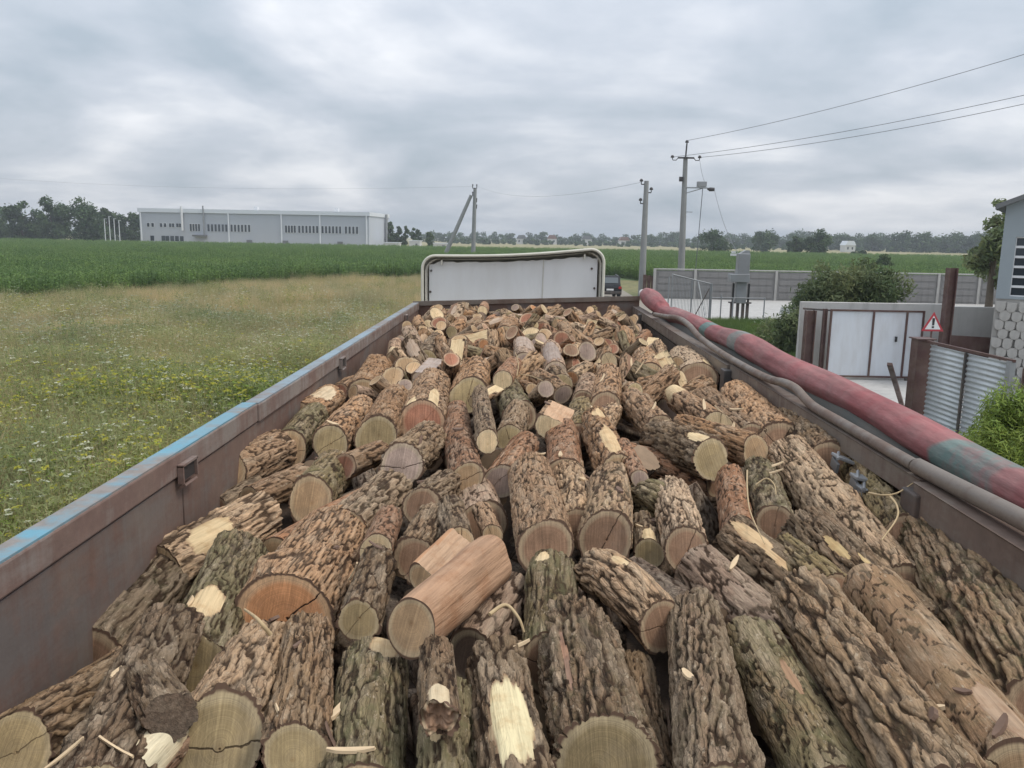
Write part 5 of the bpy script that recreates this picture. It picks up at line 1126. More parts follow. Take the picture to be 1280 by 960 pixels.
def cap_mesh(ring, seed, crack, flip, rough=0.0, rings=None):
    g = np.random.default_rng(seed); nu = len(ring); K = rings or (4 if nu < 40 else 8); c = ring.mean(0); rad = np.concatenate([[0.12, 0.3], np.linspace(0.45, 0.93, K), [0.965, 1.0]]) ; Vs = [c[None]]; ra = [np.zeros(1)]; an = [np.zeros(1)]
    ang = np.arctan2(ring[:, 1] - c[1], ring[:, 0] - c[0]); sO = int(g.integers(1, 9999))
    sm = ring.copy(); rl = np.linalg.norm(ring[:, :2] - c[:2], axis=1); k = max(3, nu // 8); ker = np.ones(2 * k + 1) / (2 * k + 1); rs = np.convolve(np.concatenate([rl[-k:], rl, rl[:k]]), ker, 'valid')
    a0 = g.uniform(0, 6.28); po = g.uniform(0.02, 0.24) * rl.mean(); rho = np.stack([np.cos(ang), np.sin(ang)], 1); slope = np.linalg.lstsq(np.c_[ring[:, :2] - c[:2], np.ones(nu)], ring[:, 2], rcond=None)[0]
    pith = c[:2] + po * np.array([math.cos(a0), math.sin(a0)]); Vs[0] = np.array([[pith[0], pith[1], slope[2] + slope[0] * (pith[0] - c[0]) + slope[1] * (pith[1] - c[1])]])
    for q in rad:
        w = np.clip((q - 0.93) / 0.07, 0, 1); rim = c[:2] + rho * (rs * 0.975 * (1 - w) + rl * w)[:, None]; xy = pith + (rim - pith) * q; zf = slope[2] + (xy - c[:2]) @ slope[:2]; P = np.c_[xy, zf + (ring[:, 2] - (slope[2] + (ring[:, :2] - c[:2]) @ slope[:2])) * w]
        if rough and q < 0.98: P[:, 2] += (-1 if not flip else 1) * 0 + rough * (fbm(P[:, 0] * 60 + sO, P[:, 1] * 60, P[:, 2] * 0, 3, sO) - 0.6) * (1 if flip else -1)
        Vs.append(P); ra.append(np.full(nu, q)); an.append(ang)
    V = np.concatenate(Vs); T = [(0, 1 + j, 1 + (j + 1) % nu) for j in range(nu)]; Q = grid_quads(nu, len(rad) - 1) + 1; T = np.array(T)
    if not flip: T = T[:, ::-1]
    else: Q = Q[:, ::-1]
    off = g.uniform(0, 3.14)
    return np_mesh('cut_face', V, Q, T, {'rad': np.concatenate(ra), 'ang': np.concatenate(an) + off, 'crack': np.full(len(V), float(crack)), 'ridge': np.full(len(V), 0.42), 'plate': np.full(len(V), 0.4)}, True, M['face'])
LOGS = []          # (A, B, r) of everything placed, for packing
def make_log(A, B, r, seed, bark='tan', face='tan', res=2.3, label=None, group=None, facecap=(True, True), crack=0.0, face2=None, barec=None, pxscale=None, **kw):
    A = Vector(A); B = Vector(B); Mx, L = log_frame(A, B); dist = max(0.6, (A - CAMP).length); ppm = FPX / dist
    nu = int(np.clip(2 * math.pi * r * ppm / res, 20, 150)); nz = int(np.clip(L * ppm / (res * 1.15), 10, 130))
    V, ridge, cid, mo, m, MK = log_arrays(L, r, seed, bark, nu, nz, **kw)
    Q = grid_quads(nu, nz); VV = V.reshape(-1, 3); fm = m.ravel()[Q].sum(1) == 4
    jit = 0.76 + 0.52 * hash01(np.array([seed]), np.array([3]), np.array([1]))[0]; jit2 = hash01(np.array([seed]), np.array([8]), np.array([2]))[0]
    def bits(sel):
        q = Q[sel]; u, inv = np.unique(q, return_inverse=True); return VV[u], inv.reshape(-1, 4), {'ridge': ridge.ravel()[u], 'plate': cid.ravel()[u], 'moss': mo.ravel()[u], 'wound': MK.ravel()[u]}
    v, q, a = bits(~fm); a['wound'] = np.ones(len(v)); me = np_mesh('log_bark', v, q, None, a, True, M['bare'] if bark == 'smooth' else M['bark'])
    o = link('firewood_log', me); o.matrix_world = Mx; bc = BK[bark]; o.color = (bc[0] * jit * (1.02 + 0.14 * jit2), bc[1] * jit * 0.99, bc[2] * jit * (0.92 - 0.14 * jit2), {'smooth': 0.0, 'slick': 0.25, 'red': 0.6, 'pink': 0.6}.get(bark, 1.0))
    if fm.any():
        v, q, a = bits(fm); b = link('bare_wood', np_mesh('bare_wood', v, q, None, {'wound': a['wound']}, True, M['bare']), None, o); wc = barec or WOODC; b.color = (*wc, 1)
    for end, on in ((0, facecap[0]), (1, facecap[1])):
        if not on: continue
        ring = V[0 if end == 0 else -1]; fcn = face if end == 0 else (face2 or face); fc = FC[fcn]; cm = cap_mesh(ring, seed + end, crack, end == 1, kw.get('rough_end', 0.0) if end == 0 else 0.0)
        cm.materials[0] = M['bark'] if fcn == 'bark' else M['face']; c = link('cut_face', cm, None, o); c.color = (fc[0] * jit * 1.02, fc[1] * jit, fc[2] * jit, 0.2)
    tag(o, label, 'log', group); LOGS.append((A, B, r)); return o

# each row: near end px, far end px, radius px, lift of near / far end (m), bark, cut face, label, extras
LG = [
 (128, 1010, 176, 958, 40, .06, .06, 'red', 'cream', 'cream stripped log with reddish bark remnant at the rear left', {'patches': [(.5, .5, .9, .6)], 'barec': (.74, .64, .44)}),
 (22, 934, 160, 842, 46, .05, -.06, 'grey', 'olive', 'grey furrowed log with olive cut end in the rear left corner by the wall', {}),
 (118, 1010, 214, 785, 58, .10, .10, 'dark', 'olive', 'long dark furrowed log lying diagonally with a broken branch stub on top', {'knots': 3}),
 (214, 897, 186, 848, 31, .13, .12, 'dark', 'bark', 'short dark branch stub leaning on the long dark diagonal log', {'knots': 0}),
 (108, 838, 222, 712, 52, -.02, 0, 'grey', 'brown', 'thick grey log with shaded brown end pressed against the blue railed wall', {'moss': .5}),
 (205, 716, 328, 648, 42, .03, .03, 'pale', 'cream', 'log along the left wall with a big cream debarked patch', {'patches': [(0.35, .38, .7, .24)], 'tilt': (0, .2)}),
 (240, 838, 303, 698, 50, .0, .04, 'moss', 'olive', 'dark green barked log with a torn cream wound above its end', {'patches': [(-0.1, .27, .55, .16)], 'moss': .7, 'knots': 3}),
 (355, 772, 425, 672, 60, .04, .03, 'tan', 'orange', 'very thick log with a wide cracked orange cut end', {'crack': 1.0, 'flat': .12}),
 (345, 705, 475, 628, 36, -.03, .0, 'red', 'tan', 'reddish brown log behind the thick orange ended one', {}),
 (448, 776, 474, 700, 27, .05, .04, 'dark', 'olive', 'small dark rough log with a pale ringed end beside the orange ended log', {}),
 (514, 786, 612, 702, 37, .14, .12, 'smooth', 'tan', 'smooth bark stripped pinkish log lying across the others', {'knots': 2, 'taper': -.02, 'bend': .004}),
 (266, 932, 322, 824, 66, .09, .04, 'pale', 'olive', 'thick log with a huge greenish end bearing a dark vertical stain', {'flat': .1}),
 (370, 942, 386, 790, 41, .06, .05, 'grey', 'olive', 'upright pointing grey log with a round olive end beside the huge greenish one', {}),
 (452, 1010, 470, 832, 56, .0, .02, 'moss', 'tan', 'broad mossy log with splintered cream top at the rear of the load', {'patches': [(0.3, .93, .5, .12)], 'moss': 1.0}),
 (549, 888, 545, 812, 25, .10, .08, 'grey', 'brown', 'short thin log with a splintered broken end', {'rough_end': .05, 'patches': [(0.1, .04, .9, .12)], 'barec': (.6, .48, .31)}),
 (562, 1010, 562, 872, 42, -.02, .02, 'moss', 'olive', 'green mossy log under the splintered thin one', {'patches': [(-0.5, .45, .3, .12)], 'moss': 1.0}),
 (652, 1020, 622, 828, 53, .03, .03, 'grey', 'cream', 'log with a large smooth cream debarked lower half', {'patches': [(0.0, .36, .8, .33)], 'barec': (.74, .63, .38)}),
 (588, 822, 640, 742, 36, -.02, .0, 'pink', 'dark', 'flaky pinkish grey log below the smooth stripped log', {}),
 (758, 955, 716, 786, 67, .05, .05, 'grey', 'olive', 'very thick grey log with a peeled pink strip and olive end', {'patches': [(-.55, .48, .09, .26)], 'barec': (.50, .30, .20), 'moss': .4}),
 (688, 830, 690, 716, 40, .0, .05, 'moss', 'brown', 'green mossy log with peeling pale fibres at its top', {'patches': [(-.4, .9, .3, .1)], 'moss': 1.0}),
 (828, 784, 742, 712, 36, .03, .06, 'pale', 'brown', 'bent pale barked log with a brown end beside a dark hollow', {'bend': .03, 'patches': [(.2, .55, .3, .12)], 'crack': .6}),
 (742, 800, 735, 748, 27, -.06, -.05, 'pink', 'brown', 'short pinkish log wedged behind the very thick grey log', {}),
 (905, 1015, 868, 772, 58, .05, .05, 'grey', 'olive', 'thick deeply furrowed grey log left of the mossy slanting one', {'moss': .3}),
 (812, 985, 790, 838, 38, -.10, -.08, 'dark', 'brown', 'dark log sunk between the two thick grey logs', {}),
 (985, 812, 868, 706, 37, -.08, .02, 'pink', 'brown', 'flaky reddish grey log slanting behind the deeply furrowed thick one', {}),
 (1052, 1005, 938, 802, 52, -.02, .03, 'moss', 'brown', 'mossy green tinged slanting log beside the longest furrowed log', {'moss': .9, 'patches': [(.3, .55, .25, .15)], 'barec': (.36, .22, .13)}),
 (1205, 1030, 1008, 752, 72, .07, .09, 'grey', 'brown', 'longest thick furrowed log slanting toward the right wall', {'moss': .2}),
 (1285, 1000, 1094, 750, 70, .05, .08, 'slick', 'tan', 'thick slanting log with smooth grey lichen bark and a pale scar', {'moss': .35, 'patches': [(.2, .12, .35, .14)], 'barec': (.42, .29, .19)}),
 (1125, 745, 982, 570, 40, -.06, .05, 'pale', 'brown', 'long pale scaly log running down from the clip side of the load', {'moss': .25}),
 (1140, 800, 1008, 662, 46, -.05, .06, 'dark', 'brown', 'dark twisted log with torn yellow fibres across the long pale scaly one', {'patches': [(-.2, .6, .2, .12), (.3, .35, .16, .2)], 'barec': (.52, .38, .19), 'knots': 4}),
 (1330, 900, 1150, 648, 72, .03, .06, 'grey', 'brown', 'thick mossy log lying against the right rail', {'moss': .8}),
 (1345, 800, 1203, 640, 46, .0, .02, 'pale', 'brown', 'pale scaly log squeezed between the mossy log and the right rail', {'moss': .3}),
 (1132, 672, 1072, 588, 28, .0, .0, 'moss', 'brown', 'olive barked log beneath the metal latches', {'moss': .6}),
 (1033, 582, 984, 522, 30, .02, .03, 'grey', 'brown', 'speckled log with dark brown end close to the right wall pipe hump', {}),
 (945, 564, 852, 536, 22, .06, .05, 'tan', 'tan', 'fissured log lying crosswise with a round tan end', {}),
 (974, 562, 914, 494, 34, .0, .03, 'tan', 'brown', 'broad fissured brown log behind the crosswise tan ended one', {}),
 (889, 574, 818, 546, 27, .07, .04, 'dark', 'olive', 'dark crosswise log with ringed olive end and a cream scrape on top', {'patches': [(.1, .12, .4, .16)]}),
 (970, 656, 950, 588, 25, .02, .0, 'moss', 'brown', 'slim speckled green log with a twig curling over it', {'moss': .7}),
 (924, 668, 912, 598, 23, .0, -.01, 'red', 'brown', 'slim reddish flaky log left of the speckled green one', {}),
 (1000, 752, 904, 674, 40, -.06, .05, 'dark', 'brown', 'log with a long split cream strip along its top', {'patches': [(.25, .72, .45, .3), (.05, .35, .2, .3)], 'barec': (.62, .44, .25)}),
 (1045, 745, 978, 690, 30, .0, .0, 'moss', 'brown', 'grey green log behind the strip split one', {'moss': .6}),
 (857, 686, 838, 618, 30, .03, .02, 'pale', 'brown', 'pale flaky log with a cracked brown end right of the small dark stub', {'crack': .7}),
 (812, 692, 806, 662, 20, -.04, -.04, 'dark', 'olive', 'small dark stub with a slanting pale chop in a hollow', {'patches': [(0, .1, .6, .3)]}),
 (757, 674, 763, 604, 36, .05, .04, 'pale', 'brown', 'lichen spotted log with a round brown end beside its brown ended twin', {'moss': .35}),
 (683, 684, 662, 590, 36, .05, .04, 'tan', 'brown', 'straight ridged log with a round brown end, left of its lichen spotted twin', {'moss': .2}),
 (720, 665, 708, 588, 30, .0, .0, 'pale', 'brown', 'grey log with a cream chop between the two brown ended logs', {'patches': [(.2, .95, .6, .12)]}),
 (706, 600, 706, 545, 27, .0, .0, 'red', 'brown', 'speckled brown log behind the cream chopped grey one', {}),
 (772, 594, 742, 528, 26, .05, .05, 'tan', 'tan', 'half stripped yellow log with a tan end', {'patches': [(.1, .3, .6, .3), (.2, .85, .5, .12)], 'barec': (.62, .44, .24)}),
 (800, 599, 778, 556, 12, .05, .05, 'red', 'grey', 'thin red brown branch with a small round end', {'knots': 0}),
 (895, 602, 782, 570, 21, -.06, -.04, 'red', 'brown', 'smooth brown log lying crosswise deep under the olive ended one', {'knots': 0}),
 (856, 654, 800, 622, 26, -.03, -.01, 'moss', 'brown', 'mossy curved log behind the pale flaky one', {'moss': 1.0, 'bend': .03}),
 (584, 598, 570, 548, 21, .04, .03, 'red', 'tan', 'red brown log with a notched heart shaped tan end', {'flat': .14}),
 (609, 552, 600, 492, 15, .09, .08, 'grey', 'cream', 'slim grey stick with a small cream end lying on the olive ended log', {}),
 (586, 494, 593, 464, 24, .04, .03, 'tan', 'olive', 'log with a wide flat olive end under the slim grey stick', {'flat': .12}),
 (576, 575, 570, 515, 20, -.02, -.02, 'red', 'brown', 'red brown log hidden below the slim grey stick', {}),
 (502, 581, 536, 550, 29, .09, .06, 'grey', 'grey', 'log with a large pale pinkish grey end facing the tailgate', {'flat': .03}),
 (527, 633, 556, 608, 26, .04, .02, 'grey', 'brown', 'log with a round brown end below the pinkish grey one', {}),
 (430, 583, 474, 565, 18, .05, .04, 'tan', 'red', 'small log with a reddish split heart end', {'crack': .5}),
 (388, 626, 418, 588, 30, .04, .02, 'moss', 'tan', 'log with a large round tan end above the orange ended log', {'moss': .7}),
 (283, 596, 352, 562, 29, .04, .04, 'tan', 'tan', 'rough furrowed log with a chamfered tan end touching the left wall', {'tilt': (.45, 0)}),
 (312, 628, 380, 596, 21, .0, .0, 'tan', 'tan', 'furrowed log with a smaller tan end below the chamfered one', {}),
 (360, 562, 392, 524, 25, .02, .02, 'moss', 'tan', 'mossy log with tan end behind the chamfered log', {'moss': .8}),
 (272, 638, 305, 618, 17, -.05, -.05, 'grey', 'brown', 'little log with shaded brown end tucked under the chamfered one', {}),
 (375, 522, 414, 496, 20, .04, .04, 'tan', 'brown', 'log by the left wall with a bright splintered end top', {'patches': [(0, .65, .9, .3)], 'barec': (.7, .55, .36)}),
 (352, 520, 380, 498, 18, -.03, -.02, 'tan', 'brown', 'brown slab ended log jammed at the left wall', {}),
 (413, 555, 452, 512, 24, .03, .03, 'tan', 'olive', 'deep furrowed log with an olive end, left of its wider olive twin', {}),
 (470, 548, 492, 502, 28, .04, .04, 'tan', 'olive', 'deep furrowed log with a wide olive end, right of its narrower twin', {}),
 (527, 527, 541, 478, 29, .05, .04, 'tan', 'red', 'log with a red brown domed end rimmed by cream wood', {'patches': [(.55, .12, .35, .3), (-.6, .04, .3, .1)], 'crack': .3}),
 (456, 494, 478, 452, 22, .03, .03, 'tan', 'tan', 'log with a half hidden tan end near the second stake pocket', {}),
 (424, 490, 440, 480, 12, .0, .0, 'tan', 'red', 'small round ended log near the left wall', {}),
 (533, 452, 546, 428, 16, .03, .03, 'grey', 'olive', 'log with a grey olive end above a pale split billet', {}),
 (528, 474, 545, 455, 15, .03, .03, 'pink', 'grey', 'pale split billet with a flat grey top', {'split': (0.0, .5), 'barec': (.42, .34, .29)}),
 (628, 476, 642, 456, 13, .08, .05, 'red', 'cream', 'slim log with a pale ringed end sticking up from the load', {'flat': .02}),
 (632, 421, 640, 398, 14, .05, .04, 'tan', 'tan', 'log with a round tan end facing back, far up the load', {}),
 (603, 389, 608, 378, 7, .10, .08, 'red', 'cream', 'little pale ended log poking up by the front wall', {}),
 (657, 455, 654, 432, 15, .05, .06, 'pink', 'grey', 'pale grey stripped log end rising beside a hollow', {'patches': [(0.2, .7, 1.2, .4)], 'barec': (.42, .32, .25)}),
 (694, 466, 688, 436, 15, .05, .06, 'pink', 'grey', 'greyish mauve stripped log standing slanted in the load', {'patches': [(-.2, .5, 1.3, .5)], 'barec': (.36, .28, .23)}),
 (702, 480, 688, 460, 14, .03, .03, 'grey', 'olive', 'log with olive end under the mauve stripped one', {}),
 (689, 530, 700, 512, 20, .07, .05, 'tan', 'cream', 'curved split billet showing a peach coloured face', {'split': (0.3, .35), 'barec': (.56, .36, .22)}),
 (637, 548, 648, 514, 18, .02, .03, 'grey', 'olive', 'grey log with a chipped dark olive end', {}),
 (650, 520, 632, 484, 21, -.01, .0, 'moss', 'brown', 'dark mossy log below the pale ringed slim one', {'moss': .7}),
 (626, 602, 656, 556, 22, .0, .01, 'red', 'grey', 'reddish log with a small pale pink end', {}),
 (604, 655, 588, 606, 31, -.05, -.04, 'pink', 'brown', 'mauve grey log deep between the brown ended logs', {}),
 (574, 678, 562, 634, 20, .03, .02, 'dark', 'tan', 'small dark bristly log with a round tan end', {}),
 (470, 688, 486, 648, 21, .03, .01, 'red', 'cream', 'log with a cream end split by one vertical crack', {'crack': 1.0}),
 (520, 700, 548, 654, 31, -.01, -.01, 'grey', 'brown', 'log with a shaded orange brown end behind the stripped one', {}),
 (528, 722, 562, 686, 19, .06, .06, 'smooth', 'tan', 'split light billet resting against the stripped log', {'split': (0.4, .55), 'barec': (.50, .33, .21)}),
 (616, 670, 606, 648, 14, -.02, -.02, 'tan', 'tan', 'small log with a cut tan end above the stripped one', {}),
 (432, 668, 492, 612, 33, .02, .03, 'pale', 'tan', 'grey white ridged log above the reddish brown one', {'moss': .3}),
 (811, 474, 800, 440, 21, .04, .03, 'tan', 'tan', 'log with a tan end marked by a cream chip', {}),
 (872, 476, 846, 436, 25, .04, .05, 'pale', 'brown', 'chunky log with brown end and a square cream chop by the rail', {'patches': [(.75, .08, .35, .2)]}),
 (898, 534, 845, 496, 20, .04, .06, 'tan', 'cream', 'log whose upper end is freshly splintered cream wood', {'patches': [(0, .9, 1.5, .16)]}),
 (938, 552, 880, 500, 24, .0, .01, 'tan', 'brown', 'fissured log beside the splintered cream ended one', {}),
 (757, 512, 762, 462, 22, .03, .03, 'tan', 'brown', 'scaly log with a hidden brown end in the middle of the load', {}),
 (826, 540, 790, 502, 21, .02, .03, 'tan', 'brown', 'flaky log above the dark crosswise one', {}),
 (745, 548, 765, 515, 16, .0, .0, 'pale', 'brown', 'crooked pale flaky log above the half stripped yellow one', {}),
 (722, 545, 726, 508, 17, .0, .0, 'moss', 'brown', 'mottled green grey log beside the peach faced billet', {'moss': .5}),
 (728, 503, 735, 478, 15, .0, .0, 'pink', 'brown', 'small grey log with a brown end above the mottled green one', {}),
 (718, 470, 735, 462, 13, .0, .0, 'tan', 'tan', 'flat ended tan log right of the mauve stripped one', {}),
]
only = None
for i, (ax, ay, bx, by, rp, da, db, bk, fc, lab, ex) in enumerate(LG):
    A, ra_ = on_pile(ax, ay, rp, da); Bd = on_pile(bx, by, rp * 0.8, db)[0]
    L = (Bd - A).length; 
    if L > 1.0: Bd = A + (Bd - A) * (1.0 / L)
    if L < 0.22: Bd = A + (Bd - A) * (0.22 / max(L, 1e-3))
    ex = dict(ex); ex.setdefault('tilt', (0.24, 0.1)); ex.setdefault('crack', (0, 0.5, 0, 0.8)[i % 4]); make_log(A, Bd, ra_ * 1.0, 100 + i * 7, bk, fc, label=lab, **ex)
print('hand placed logs', len(LG), round(time.time() - T0, 1))

# packing test ------------------------------------------------------
SAMP = np.linspace(0, 1, 6)
def pack_arrays(): 
    A = np.array([a for a, b, r in LOGS]); B = np.array([b for a, b, r in LOGS]); r = np.array([r for a, b, r in LOGS]); return A[:, None] + (B - A)[:, None] * SAMP[None, :, None], r
PK, PR = pack_arrays()
def clash(A, B, r, k=0.8):
    p = np.array(A)[None] + (np.array(B) - np.array(A))[None] * SAMP[:, None]
    near = np.abs(PK[:, 2, 1] - p[2, 1]) < 1.3
    if not near.any(): return False
    d = np.linalg.norm(PK[near][:, :, None, :] - p[None, None], axis=-1).min((1, 2)); return bool((d < k * (PR[near] + r)).any())
def push(A, B, r):
    global PK, PR
    p = np.array(A)[None] + (np.array(B) - np.array(A))[None] * SAMP[:, None]; PK = np.concatenate([PK, p[None]]); PR = np.concatenate([PR, [r]])
# the rest of the load, up towards the front wall
rg = random.Random(21); far = []
def rand_log(ylo, yhi, level, rlo, rhi, llo, lhi):
    x = rg.uniform(-1.06, 1.17); y = rg.uniform(ylo, yhi); r = rg.uniform(rlo, rhi); L = rg.uniform(llo, lhi)
    yaw = rg.gauss(0, 0.7) if rg.random() < 0.76 else rg.gauss(1.57, 0.35); pit = rg.gauss(0.04, 0.3)
    d = Vector((math.sin(yaw) * math.cos(pit), math.cos(yaw) * math.cos(pit), math.sin(pit)))
    z = H - float(pile_drop(x, y)) - r * 0.9 + level + rg.uniform(-.02, .035) + (0.03 if y > 7.4 else 0); c = Vector((x, y, z)); A = c - d * L / 2; B = c + d * L / 2
    if min(A.x, B.x) < -1.10 + r or max(A.x, B.x) > 1.21 - r or max(A.y, B.y) > 9.24 - r * abs(d.x) or max(A.z, B.z) > ZR + 0.16: return None
    return A, B, r
tries = 0
while tries < 15000 and len(far) < 192:
    tries += 1; q = rand_log(4.3, 9.15, 0.0 if tries < 9000 else -0.05, 0.042, 0.090, 0.25, 0.45)
    if q is None: continue
    cpx = proj((q[0] + q[1]) / 2)
    if cpx[1] > 500: continue
    if clash(*q, k=0.72): continue
    push(*q); far.append(q)
print('far logs', len(far), tries, round(time.time() - T0, 1))
barks = ['tan', 'tan', 'pale', 'red', 'pink', 'grey', 'tan', 'pale', 'moss']; faces = ['tan', 'tan', 'olive', 'brown', 'orange', 'grey', 'tan', 'brown', 'cream', 'tan', 'olive', 'red', 'grey']
bw = {'tan': 'tan scaly', 'pale': 'pale flaky', 'red': 'reddish brown', 'pink': 'mauve grey', 'grey': 'grey furrowed', 'moss': 'mossy'}
fw_ = {'tan': 'tan', 'olive': 'olive', 'brown': 'brown', 'orange': 'orange', 'grey': 'grey', 'red': 'red brown', 'cream': 'cream'}
for i, (A, B, r) in enumerate(far):
    bk = rg.choice(barks); fc = rg.choice(faces); ex = {}
    cr_ = abs((B - A).normalized().x) > 0.75; y = (A.y + B.y) / 2; x = (A.x + B.x) / 2
    extra = ''
    if rg.random() < 0.22: ex['patches'] = [(rg.uniform(-.6, .6), rg.uniform(.1, .9), rg.uniform(.4, 1.0), rg.uniform(.12, .35))]; ex['barec'] = rg.choice([(.66, .5, .3), (.6, .42, .27), (.5, .38, .28)]); extra = ', part stripped,'
    if rg.random() < 0.10: ex['split'] = (rg.uniform(-.8, .8), rg.uniform(.2, .6)); extra = ', split flat,'
    where = 'against the front wall' if y > 8.6 else ('by the left wall' if x < -0.75 else ('by the right wall' if x > 0.8 else 'amid the load'))
    size = 'thick' if r > 0.078 else ('thin' if r < 0.058 else 'medium')
    lab = '%s %s log%s with %s end%s %s' % (size, bw[bk], extra, fw_[fc], ' crosswise' if cr_ else '', where)
    make_log(A, B, r, 3000 + i * 5, bk, fc, res=2.2, label=lab, group='firewood logs heaped toward the front of the trailer', tilt=(rg.uniform(-.1, .35), rg.uniform(-.25, .25)), flat=rg.uniform(.02, .14), moss=rg.choice([0, 0, .2, .5]), crack=rg.choice([0, 0, .6]), **ex)
print('far built', round(time.time() - T0, 1))
# deeper logs seen only through the gaps: one joined mass
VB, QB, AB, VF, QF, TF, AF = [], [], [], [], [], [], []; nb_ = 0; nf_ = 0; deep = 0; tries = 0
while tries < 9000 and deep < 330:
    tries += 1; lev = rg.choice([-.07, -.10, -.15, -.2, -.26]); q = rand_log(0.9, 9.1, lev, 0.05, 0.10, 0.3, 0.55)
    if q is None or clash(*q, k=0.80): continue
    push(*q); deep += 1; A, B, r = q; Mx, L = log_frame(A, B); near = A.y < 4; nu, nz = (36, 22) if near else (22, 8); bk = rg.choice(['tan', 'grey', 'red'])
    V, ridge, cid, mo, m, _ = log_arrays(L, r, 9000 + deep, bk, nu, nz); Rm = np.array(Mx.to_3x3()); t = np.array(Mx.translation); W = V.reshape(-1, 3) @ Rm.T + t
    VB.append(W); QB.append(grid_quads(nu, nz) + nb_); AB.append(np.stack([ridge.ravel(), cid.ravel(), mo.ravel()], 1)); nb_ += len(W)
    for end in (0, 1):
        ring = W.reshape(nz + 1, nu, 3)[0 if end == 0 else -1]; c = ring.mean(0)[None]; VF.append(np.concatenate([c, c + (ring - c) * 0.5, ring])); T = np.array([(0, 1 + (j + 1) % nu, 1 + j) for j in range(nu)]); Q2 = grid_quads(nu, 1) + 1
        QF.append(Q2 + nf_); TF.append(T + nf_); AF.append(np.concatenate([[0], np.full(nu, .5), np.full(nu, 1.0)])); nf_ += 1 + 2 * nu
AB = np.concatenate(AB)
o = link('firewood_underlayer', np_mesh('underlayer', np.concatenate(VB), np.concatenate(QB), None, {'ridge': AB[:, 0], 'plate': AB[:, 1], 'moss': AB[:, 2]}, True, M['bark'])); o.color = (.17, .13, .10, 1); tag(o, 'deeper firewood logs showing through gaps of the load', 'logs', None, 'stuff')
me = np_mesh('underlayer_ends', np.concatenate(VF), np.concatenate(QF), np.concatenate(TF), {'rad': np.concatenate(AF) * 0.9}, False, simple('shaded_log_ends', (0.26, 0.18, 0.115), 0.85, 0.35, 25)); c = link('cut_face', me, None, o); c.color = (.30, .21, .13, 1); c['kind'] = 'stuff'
print('deep', deep, tries, round(time.time() - T0, 1))
# bark litter bed under the logs
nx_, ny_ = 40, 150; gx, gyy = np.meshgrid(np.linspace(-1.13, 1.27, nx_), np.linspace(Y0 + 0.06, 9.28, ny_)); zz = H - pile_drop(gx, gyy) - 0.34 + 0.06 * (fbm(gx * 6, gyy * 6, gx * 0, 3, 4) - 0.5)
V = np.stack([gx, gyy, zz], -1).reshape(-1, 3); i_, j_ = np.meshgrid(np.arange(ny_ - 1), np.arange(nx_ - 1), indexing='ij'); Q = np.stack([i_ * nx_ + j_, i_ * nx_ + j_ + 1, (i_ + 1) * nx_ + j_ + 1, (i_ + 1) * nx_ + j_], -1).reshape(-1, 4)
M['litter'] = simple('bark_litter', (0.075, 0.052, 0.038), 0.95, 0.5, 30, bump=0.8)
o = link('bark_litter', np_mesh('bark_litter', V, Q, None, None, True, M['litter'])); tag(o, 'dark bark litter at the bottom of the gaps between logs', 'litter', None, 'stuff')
print('total', round(time.time() - T0, 1))

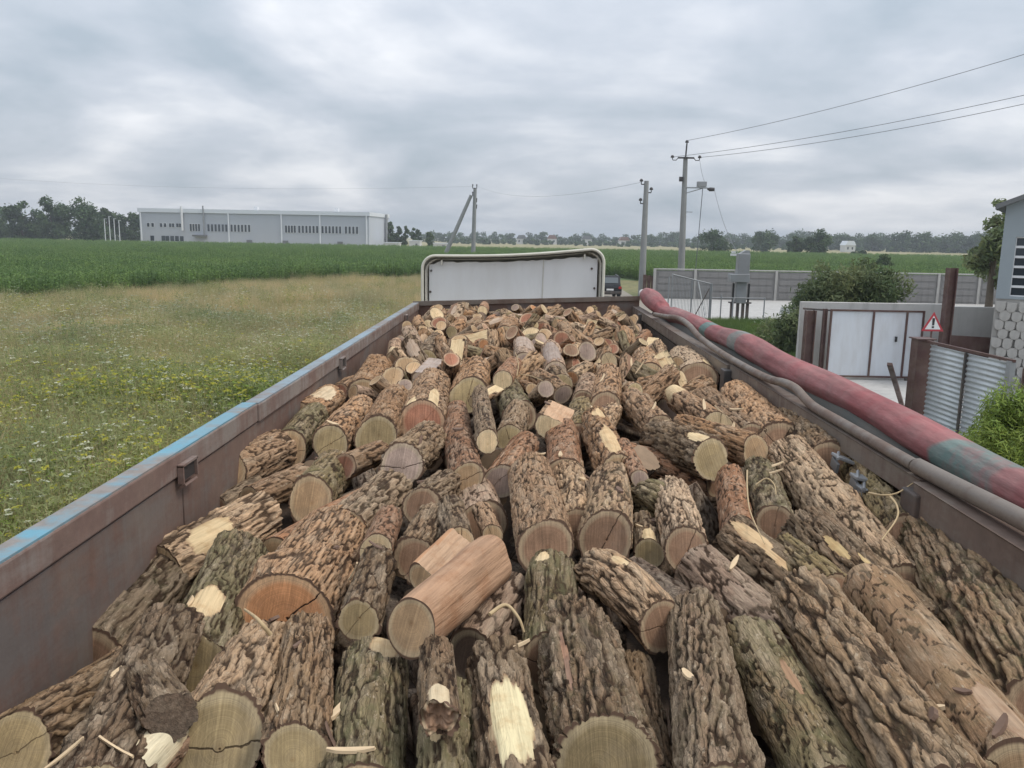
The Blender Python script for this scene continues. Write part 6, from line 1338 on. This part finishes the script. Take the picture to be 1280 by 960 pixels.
# ------------------------------------------------------------------ splinters and twigs on top of the load
bpy.context.view_layer.update(); dg = bpy.context.evaluated_depsgraph_get()
M['chip'] = simple('wood_splinter', (0.60, 0.45, 0.28), 0.8, 0.2, 40, stretch=(8, 1, 1)); M['barkchip'] = simple('bark_flake', (0.16, 0.10, 0.07), 0.9, 0.35, 40); M['straw'] = simple('dry_twig', (0.46, 0.34, 0.19), 0.8, 0.25, 40)
rc_ = random.Random(4); made = 0
for t in range(400):
    if made >= 70: break
    x, y = rc_.uniform(-0.95, 1.1), 1.3 + 7.2 * rc_.random() ** 1.6
    ok, loc, nor, idx, ob, mt_ = S.ray_cast(dg, Vector((x, y, H - 0.2)), Vector((0, 0, -1)))
    if not ok or not ob.name.startswith(('firewood_log', 'bare_wood')) or nor.z < 0.35: continue
    pale_ = rc_.random() < 0.6
    if not pale_ and ob.name.startswith('bare'): continue
    made += 1; L_, W2, T2 = rc_.uniform(.03, .11), rc_.uniform(.006, .022), rc_.uniform(.003, .008)
    if not pale_: L_, W2 = rc_.uniform(.025, .06), rc_.uniform(.012, .03)
    mb = MB(); k = 6; vs = []
    for i in range(k):
        f = i / (k - 1); w = W2 * (0.35 + 1.3 * f * (1 - f) * 2 * rc_.uniform(.7, 1.2)); bz = 0.15 * L_ * (f - .5) ** 2
        vs += [(-w / 2, (f - .5) * L_, bz), (w / 2, (f - .5) * L_ + rc_.uniform(-.003, .003), bz), (w / 2 * .8, (f - .5) * L_, bz + T2), (-w / 2 * .8, (f - .5) * L_, bz + T2)]
    fs = [(0, 1, 2, 3), (4 * k - 4, 4 * k - 1, 4 * k - 2, 4 * k - 3)] + [(4 * i + j, 4 * i + (j + 1) % 4, 4 * i + 4 + (j + 1) % 4, 4 * i + 4 + j) for i in range(k - 1) for j in range(4)]
    mb.add(vs, fs); o = mb.build('wood_splinter' if pale_ else 'bark_flake', M['chip'] if pale_ else M['barkchip'], None)
    o.location = loc + nor * 0.001; o.rotation_mode = 'QUATERNION'; o.rotation_quaternion = nor.to_track_quat('Z', 'Y') @ Matrix.Rotation(rc_.uniform(0, 6.28), 3, 'Z').to_quaternion()
    tag(o, 'pale wood splinter lying loose on a log' if pale_ else 'dark bark flake lying loose on a log', 'splinter' if pale_ else 'bark flake', 'pale splinters on the load' if pale_ else 'bark flakes on the load')
def twig(pts, r, label, lift=0.03):
    P_ = [on_pile(px, py, 0.0, lift + dz)[0] for px, py, dz in pts]; mb = MB(); sp_ = spline(P_, 5); mb.tube(sp_, [r * (1 - 0.5 * i / len(sp_)) for i in range(len(sp_))], 6); o = mb.build('dry_twig', M['straw'], None); tag(o, label, 'twig'); return o
twig([(1086, 616, 0), (1104, 619, .02), (1122, 616, .03), (1141, 604, .05)], .004, 'thin pale twig arching over logs beneath the latches')
twig([(1112, 620, .02), (1121, 632, .02), (1121, 648, .01), (1102, 675, 0)], .004, 'thin pale twig curving down from the arching one')
twig([(934, 588, .03), (934, 610, .04), (938, 640, .04), (956, 680, .02)], .003, 'straight dry stalk hanging beside the slim speckled green log')
twig([(945, 606, .05), (958, 598, .07), (968, 606, .06), (970, 618, .05)], .003, 'small looped stalk on the slim speckled green log')
twig([(646, 470, 0), (648, 455, .05), (644, 440, .10)], .003, 'dry straw sticking up next to the pale grey stripped log')
twig([(650, 468, 0), (664, 470, .04), (678, 476, .03)], .003, 'dry straw lying flat over the hollow by the stripped logs')
twig([(612, 768, .05), (632, 756, .05), (648, 772, .03), (655, 790, .0)], .005, 'bent pale fibre strip below the smooth stripped log')
twig([(338, 793, .06), (322, 774, .10), (306, 762, .06)], .006, 'pale sliver of wood leaning on the cracked orange end')
# ------------------------------------------------------------------ thin summer haze
mz = bpy.data.materials.new('haze'); mz.use_nodes = True; nt = mz.node_tree; nt.nodes.clear(); out = nt.nodes.new('ShaderNodeOutputMaterial'); pv = nt.nodes.new('ShaderNodeVolumePrincipled')
pv.inputs['Color'].default_value = (0.80, 0.86, 0.93, 1); pv.inputs['Density'].default_value = 0.0005; pv.inputs['Anisotropy'].default_value = 0.0; nt.links.new(pv.outputs[0], out.inputs['Volume'])
o = MB().box((0, 1270, 9.5), (3210, 2670, 21)).build('haze', mz, None); tag(o, 'thin pale blue haze over the far fields', 'haze', None, 'stuff')
